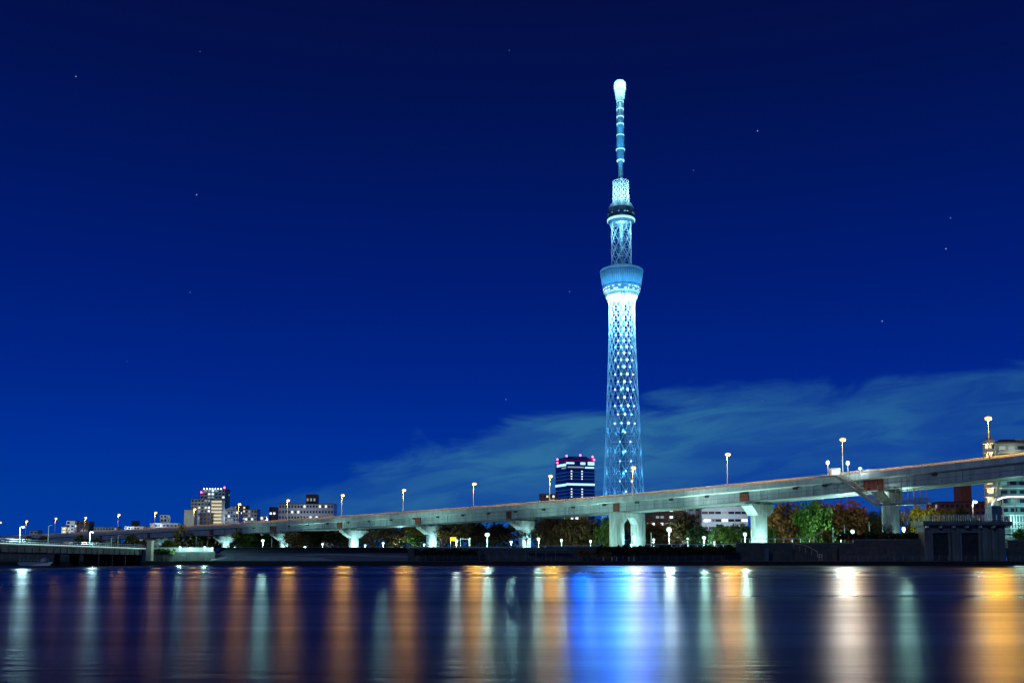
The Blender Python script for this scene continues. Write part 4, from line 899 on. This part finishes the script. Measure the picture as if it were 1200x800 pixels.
# ------------------------------------------------------------------ trees
def tree_mesh(seed, dens, rad=0.36, leaf=0.05, bare=False):
    "unit tree: height 1, crown half width 0.5"
    rs = random.Random(seed); tk = MB(); cl = []
    tk.tube((0, 0, -0.02), (0.01, 0, 0.2), 0.028, 0.022, 7); tk.tube((0.01, 0, 0.2), (0.0, 0.01, 0.42), 0.022, 0.016, 7)
    tips = []
    for i in range(11):
        a = 2*PI*i/11 + rs.uniform(-.3, .3); z0 = rs.uniform(0.17, 0.4); L1 = rs.uniform(0.16, 0.3)
        p = Vector((0, 0, z0)); q = p + Vector((math.cos(a)*L1, math.sin(a)*L1, rs.uniform(0.12, 0.28))); tk.tube(p, q, 0.012, 0.007, 5)
        for j in range(4 if not bare else 6):
            b_ = a + rs.uniform(-0.9, 0.9); L2 = rs.uniform(0.1, 0.24); s_ = q.lerp(p, rs.uniform(0, 0.5)); e = s_ + Vector((math.cos(b_)*L2, math.sin(b_)*L2, rs.uniform(0.04, 0.24))); tk.tube(s_, e, 0.006, 0.003, 4); tips.append(e)
            if bare:
                for h in range(4): 
                    c_ = b_ + rs.uniform(-1, 1); f = s_.lerp(e, rs.uniform(0.4, 1)); g_ = f + Vector((math.cos(c_)*.1, math.sin(c_)*.1, rs.uniform(0, 0.14))); tk.tube(f, g_, 0.0035, 0.0018, 3); tips.append(g_)
    lf = MB(); cents = tips + [Vector((rs.gauss(0, .17), rs.gauss(0, .17), rs.uniform(0.38, 0.9))) for _ in range(16)]
    cents += [] if bare else [Vector((rs.gauss(0, .2), rs.gauss(0, .2), rs.uniform(0.16, 0.5))) for _ in range(12)]
    for i in range(dens):
        c_ = rs.choice(cents); s_ = 0.062 if not bare else 0.04
        p = c_ + Vector((rs.gauss(0, s_), rs.gauss(0, s_), rs.gauss(0, s_*0.8)))
        if p.z < 0.06: continue
        n_ = Vector((rs.gauss(0, 1), rs.gauss(0, 1), rs.gauss(0, 1))).normalized(); t_ = n_.orthogonal().normalized(); bt = n_.cross(t_); k = leaf*rs.uniform(0.5, 1.1)*0.5
        lf.add([p - t_*k - bt*k*.6, p + t_*k - bt*k*.6, p + t_*k*0.8 + bt*k*.7, p - t_*k*0.9 + bt*k*.6], [(0, 1, 2, 3)])
    return tk, lf
TM = {}
def proto(kind, var):
    key = (kind, var)
    if key not in TM:
        bare = kind in ('bare', 'mauve'); tk, lf = tree_mesh(17*var + len(kind), 260 if kind == 'bare' else (900 if bare else 3800), leaf=0.032 if bare else 0.056, bare=bare)
        names = dict(brown='autumn_tree', olive='park_tree', orange='autumn_tree', green='lit_tree', yellow='yellow_tree', dark='evergreen_tree', bare='bare_tree', mauve='bare_tree')
        r = empty(names[kind], (0, 0, 0), 'x', 'tree', 'park trees behind the levee')
        tk.build('trunk', M['bark'] if kind != 'green' else M['bark'], r); lf.build('crown', LM[kind if kind != 'bare' else 'brown'], r)
        TM[key] = [r, False]
    e = TM[key]
    if not e[1]: e[1] = True; return e[0]
    return copy_tree(e[0])
TREES = [(290, 619, 34, 470, 'olive', 'olive tree left of the large green-white park lamp'), (322, 618, 32, 470, 'olive', 'olive tree right of the large green-white park lamp'),
 (348, 616, 32, 440, 'brown', 'brown tree above the low green park lamp'), (370, 613, 34, 450, 'brown', 'brown tree between the low green lamp and the small white lamp'), (394, 612, 32, 445, 'brown', 'brown tree just left of the white pier'),
 (438, 617, 34, 340, 'bare', 'dark bare tree spreading in front of the white pier cap'), (460, 612, 36, 420, 'brown', 'brown tree behind the cyan lamp, right of the white pier'), (484, 610, 34, 425, 'olive', 'olive brown tree left of the green-tinted pier'),
 (528, 610, 36, 400, 'brown', 'brown tree behind the yellow lit sign'), (552, 608, 34, 390, 'brown', 'brown tree behind the white post frame'), (580, 608, 38, 390, 'brown', 'brown tree behind the largest park lamp'),
 (563, 622, 20, 262, 'bare', 'slender bare tree lit green left of the largest park lamp'), (588, 622, 20, 262, 'bare', 'slender bare tree lit green right of the largest park lamp'),
 (617, 614, 30, 250, 'bare', 'black bare tree silhouetted on the bright flared pier'), (645, 604, 38, 360, 'brown', 'brown tree right of the flared pier with the bare tree'), (668, 607, 34, 350, 'brown', 'brown tree below the small dark building with bright window'),
 (690, 604, 38, 350, 'brown', 'brown tree between the dark building and portal pier'), (708, 604, 26, 345, 'olive', 'olive tree touching the left leg of the portal pier'), (735, 611, 26, 340, 'mauve', 'twiggy tree seen through the portal pier opening'),
 (770, 607, 26, 330, 'brown', 'brown tree just right of the portal pier'), (801, 598, 34, 300, 'brown', 'brown tree right of the tall white park lamp'), (797, 622, 34, 262, 'bare', 'low bare tree lit from behind by the tall white lamp'),
 (822, 614, 30, 290, 'dark', 'dark tree in front of the white banded office'), (850, 614, 34, 285, 'olive', 'olive tree below the white banded office, left of the round pier'), (868, 612, 26, 300, 'olive', 'narrow olive tree left of the round flared pier'),
 (905, 600, 26, 285, 'olive', 'olive tree just right of the round flared pier'), (926, 583, 54, 283, 'orange', 'orange-brown tree left of the bright green tree'), (952, 585, 42, 268, 'green', 'bright green-lit tree between orange trees'),
 (984, 584, 66, 283, 'orange', 'broad orange-brown tree right of the bright green tree'), (1008, 592, 34, 300, 'dark', 'dark evergreen left of the stair pier'), (1025, 596, 30, 300, 'dark', 'second dark evergreen touching the stair pier'),
 (1037, 604, 20, 240, 'bare', 'thin bare tree in front of the stair pier'), (1064, 586, 32, 290, 'mauve', 'mauve twiggy tree right of the stair pier'), (1084, 587, 38, 272, 'yellow', 'bright yellow-leaved tree left of the sluice house'),
 (1108, 589, 28, 278, 'olive', 'olive tree above the sluice house railing, left one'), (1127, 591, 26, 278, 'dark', 'green tree above the sluice house railing, below the brick tower'), (1197, 618, 20, 236, 'green', 'small lit green shrub at the right edge by the steps')]
for i, (px, yt, w_, Y, kind, txt) in enumerate(TREES):
    if 520 < px < 720 and Y > 300: Y *= 0.92
    o = proto(kind, i % 3); q = P(px, yt, Y); h = (q.z - GZ)*1.02; s = w_*Y/F
    o.location = (q.x, Y, GZ); o.scale = (s*1.05, s*1.05, h); o.rotation_euler.z = random.uniform(0, 6.28); o['label'] = txt
    if kind == 'green':
        MB().box((-0.3/s, -0.75, 0.0), (0.3/s, -0.7, 0.05)).build('added_uplight', M['darkmetal']).parent = o  # unseen uplight added to brighten the green trees from below
        l_ = light((0, 0, 0), 350 if i < 30 else 250, (0.4, 1.0, 0.55), None, 0.2); l_.parent = o; l_.location = (-0.15, -0.62, 0.1)

# hedges: leafy strips on the levee top
def hedge(px0, px1, ytop, ybot, Y, label, seed, mt='hedge'):
    a, c = P(px0, ytop, Y), P(px1, ybot, Y); rs = random.Random(seed); mb = MB(); w_ = c.x - a.x; h = a.z - c.z
    MB_ = int(w_*h*34)
    for i in range(min(MB_, 7000)):
        x = rs.uniform(a.x, c.x); z = c.z + h*rs.random()**0.8*(0.86 + 0.16*math.sin(x*1.3) + 0.1*math.sin(x*3.7)); y = Y + rs.uniform(-0.6, 0.6)
        n_ = Vector((rs.gauss(0, 1), rs.gauss(0, 1), rs.gauss(0, 1))).normalized(); t_ = n_.orthogonal(); bt = n_.cross(t_); k = rs.uniform(0.1, 0.22)
        p = Vector((x, y, z)); mb.add([p-t_*k-bt*k, p+t_*k-bt*k, p+t_*k+bt*k, p-t_*k+bt*k], [(0, 1, 2, 3)])
    o = mb.build('hedge', LM[mt]); tag(o, label, 'hedge', 'clipped hedges on the bank')
hedge(980, 1084, 623.5, 632, 225.6, 'dark hedge on the wall left of the sluice house', 1)
hedge(700, 862, 639, 650, 221.5, 'low dark hedge at the foot of the long levee wall', 2)
hedge(486, 560, 643, 651, 221.5, 'dark hedge at the wall foot right of the blue-grey slope', 3)
hedge(676, 716, 645, 654, 220.5, 'rusty brown bush at the wall foot left of the portal pier', 4, 'brown')
hedge(182, 205, 643, 648, 223, 'small green bush on the wall right of the bridge pillar', 5, 'olive')
hedge(40, 130, 648, 655, 224.6, 'dark undergrowth strip under the small road bridge', 6)

def woods():
    rs = random.Random(11); mb = MB()
    for i in range(18000):
        px = rs.uniform(-30, 1075); Y = rs.uniform(500, 540) if px < 640 else rs.uniform(372, 400)
        if px < 205: Y = rs.uniform(470, 510)
        top_ = 634 if px < 205 else 622 - (px-285)*0.02 if px < 760 else 622
        hump = 5*math.sin(px*0.11) + 3.5*math.sin(px*0.31 + 1)
        yy = 646 - (646 - top_ - hump)*rs.random()**0.75; p = P(px, yy, Y)
        n_ = Vector((rs.gauss(0, 1), rs.gauss(0, 1), rs.gauss(0, 1))).normalized(); t_ = n_.orthogonal(); bt = n_.cross(t_); k = rs.uniform(0.25, 0.6)
        mb.add([p-t_*k-bt*k, p+t_*k-bt*k, p+t_*k+bt*k, p-t_*k+bt*k], [(0, 1, 2, 3)])
    tag(mb.build('woodland', LM['olive']), 'dense mass of dark park foliage far behind the expressway piers', 'woodland', kind='stuff')
woods()
# ------------------------------------------------------------------ small things on the bank
def stair_rail():
    Y = 222.0; r = empty('levee_stair', (P(955, 650, Y).x, Y, TZ), 'levee steps with a pale handrail below the green-lit tree', 'steps')
    a, c = P(930, 636.5, Y), P(958, 646, Y); mb = MB()
    mb.path([a, P(944, 638.5, Y), c, P(958.5, 653, Y)], 0.07, 5)
    for k in range(5): p_ = P(930 + k*7, 637 + k*2.2, Y); mb.tube((p_.x, Y, p_.z - 1.1), p_, 0.05, None, 5)
    mb.build('handrail', M['cream'], r); mb = MB()
    n_ = 11; zt_ = P(932, 642, Y).z
    for k in range(n_): x = P(932, 650, Y).x + k*0.5; mb.box((x, Y+0.3, TZ), (x+0.497, Y+1.9, zt_ - (zt_-TZ)*(k+0.5)/n_))
    mb.build('step', M['wall_dark'], r)
stair_rail()
def box_thing(px0, px1, y0, y1, Y, name, label, cat, m):
    a, c = P(px0, y0, Y), P(px1, y1, Y); r = empty(name, ((a.x+c.x)/2, Y, TZ), label, cat)
    MB().box((a.x, Y, TZ), (c.x, Y+0.8, a.z)).build('cabinet_body', M[m], r); MB().box((a.x-0.08, Y-0.08, a.z), (c.x+0.08, Y+0.9, a.z+0.1)).build('cabinet_lid', M['steelgrey'], r)
    MB().box((a.x+0.12, Y-0.04, TZ+0.3), (c.x-0.12, Y-0.003, a.z-0.15)).build('cabinet_door', M[m], r)
box_thing(896, 901, 643, 655, 221.8, 'utility_cabinet', 'tall blue-grey cabinet against the levee wall below the round pier', 'cabinet', 'bluebox')
box_thing(975, 981, 640, 655, 222.2, 'notice_board', 'upright panel on the levee wall near the steps', 'board', 'terrace')
def post(px, y0, y1, Y, txt):
    a = P(px, y0, Y); r = empty('flag_pole', (a.x, Y, GZ), txt, 'post', 'white posts along the park edge'); MB().tube((a.x, Y, GZ-0.2), (a.x, Y, a.z), 0.11, 0.09, 8).build('shaft', M['polewhite'], r); MB().ball((a.x, Y, a.z), 0.13, 8, 5).build('finial', M['polewhite'], r)
for px, y0, Y, txt in ((976, 618.5, 250, 'white post at the right foot of the broad orange tree'), (989.5, 614.5, 250, 'white post between the two small white lamps'), (1018.5, 611.5, 250, 'tallest white post left of the stair pier'),
    (230, 629, 420, 'white post left of the first lit pier by the slope'), (243, 634, 440, 'short white post beside the small cyan lamp'), (318.5, 631, 380, 'white post right of the large green-white lamp'), (550.5, 630, 285, 'white post right of the yellow sign'), (763, 624, 285, 'thin white post right of the portal pier')):
    post(px, y0, 0, Y, txt)
def yellow_sign():
    Y = 286; a, c = P(527.5, 629, Y), P(534.5, 633.5, Y); r = empty('lit_sign', ((a.x+c.x)/2, Y, GZ), 'small yellow lit sign panel among trees right of a pier', 'sign')
    MB().box((a.x, Y, c.z), (c.x, Y+0.25, a.z)).build('sign_panel', M['yellowlit'], r)
    for x in (a.x+0.1, c.x-0.22): MB().box((x, Y+0.05, GZ), (x+0.12, Y+0.2, c.z)).build('sign_post', M['polewhite'], r)

yellow_sign()
def post_frame():
    Y = 284; a, c = P(539.5, 631, Y), P(549.5, 640, Y); r = empty('post_frame', (a.x, Y, GZ), 'white goal-like frame of posts and bar near the yellow sign', 'frame')
    mb = MB(); mb.tube((a.x, Y, GZ), (a.x, Y, a.z), 0.09, None, 6); mb.tube((c.x, Y, GZ), (c.x, Y, a.z), 0.09, None, 6); mb.tube((a.x, Y, a.z), (c.x, Y, a.z), 0.09, None, 6); mb.build('bars', M['polewhite'], r)
post_frame()
def bollard():
    r = empty('bollard', (0, 0, 0), 'x', 'bollard', 'pale bollards on the riverside path'); MB().tube((0, 0, 0), (0, 0, 0.75), 0.12, 0.11, 8).build('shaft', M['polewhite'], r); MB().ball((0, 0, 0.78), 0.14, 8, 6).build('top', M['polewhite'], r); return r
bo = bollard()
for i, px in enumerate((707, 717, 722.5, 737, 743)):
    o = bo if i == 0 else copy_tree(bo); a = P(px, 656, QY + 3); o.location = (a.x, QY + 3, TZ)
    o['label'] = ('first pale bollard on the path, left of the portal pier', 'pale bollard of a close pair under the left portal leg, left one', 'pale bollard of a close pair under the left portal leg, right one', 'pale bollard below the low cyan lamp', 'last pale bollard below the right portal leg')[i]
def ring_post():
    Y = QY + 0.9; a = P(961.5, 652, Y); r = empty('lifebuoy_post', (a.x, Y, TZ), 'pale lifebuoy post at the water edge by the levee steps', 'lifebuoy post')
    
    for xx in (a.x-0.3, a.x+0.3): MB().tube((xx, Y, TZ), (xx, Y, TZ+1.5), 0.06, None, 6).build('post', M['polewhite'], r)
    mb = MB(); pts = [(a.x + 0.33*math.cos(t_*PI/6), Y-0.12, TZ+1.15+0.33*math.sin(t_*PI/6)) for t_ in range(13)]; mb.path(pts, 0.08, 6); mb.build('ring', M['whitewall'], r)
ring_post()
def trellis():
    Y = 221.0; r = empty('pergola', (P(638, 650, Y).x, Y, TZ), 'thin dark pergola frame on the path right of the flared pier', 'pergola'); mb = MB()
    for px in (616, 628, 640, 651): a = P(px, 650, Y); MB().box((a.x-0.07, Y, TZ), (a.x+0.07, Y+0.14, P(px, 644, Y).z)).build('post', M['steelgrey'], r)
    a, c = P(614, 643.6, Y), P(664, 643.6, Y); MB().box((a.x, Y-0.3, a.z-0.1), (c.x, Y+1.2, a.z+0.06)).build('roof_frame', M['steelgrey'], r)
trellis()
def moored_boat():
    Y = 205.0; a, c = P(20, 660, Y), P(58, 660, Y); r = empty('moored_boat', ((a.x+c.x)/2, Y, 0), 'white moored boat with a rounded cabin under the small bridge', 'boat')
    x0, x1 = a.x, c.x
    MB().hexa([(x0+0.4, Y+0.4, -0.3), (x1-0.5, Y+0.4, -0.3), (x1-0.5, Y+1.6, -0.3), (x0+0.4, Y+1.6, -0.3), (x0, Y, 0.75), (x1+0.5, Y+0.7, 0.85), (x1+0.5, Y+1.3, 0.85), (x0, Y+2, 0.75)]).build('hull', M['boat'], r)
    xm = P(50, 655, Y).x; MB().lathe((xm, Y+1, 0.76), [(0.85, 0), (0.82, 0.4), (0.6, 0.75), (0.1, 0.9)], 14).build('cabin', M['boat'], r)
    mb = MB(); mb.box((x0+0.4, Y+0.15, 1.2), (xm-1, Y+0.2, 1.25))
    for k in range(6): xx = x0+0.4+k*(xm-1.4-x0)/5; mb.box((xx, Y+0.21, 0.7), (xx+0.04, Y+0.25, 1.25))
    mb.build('boat_rail', M['rail'], r)
moored_boat()
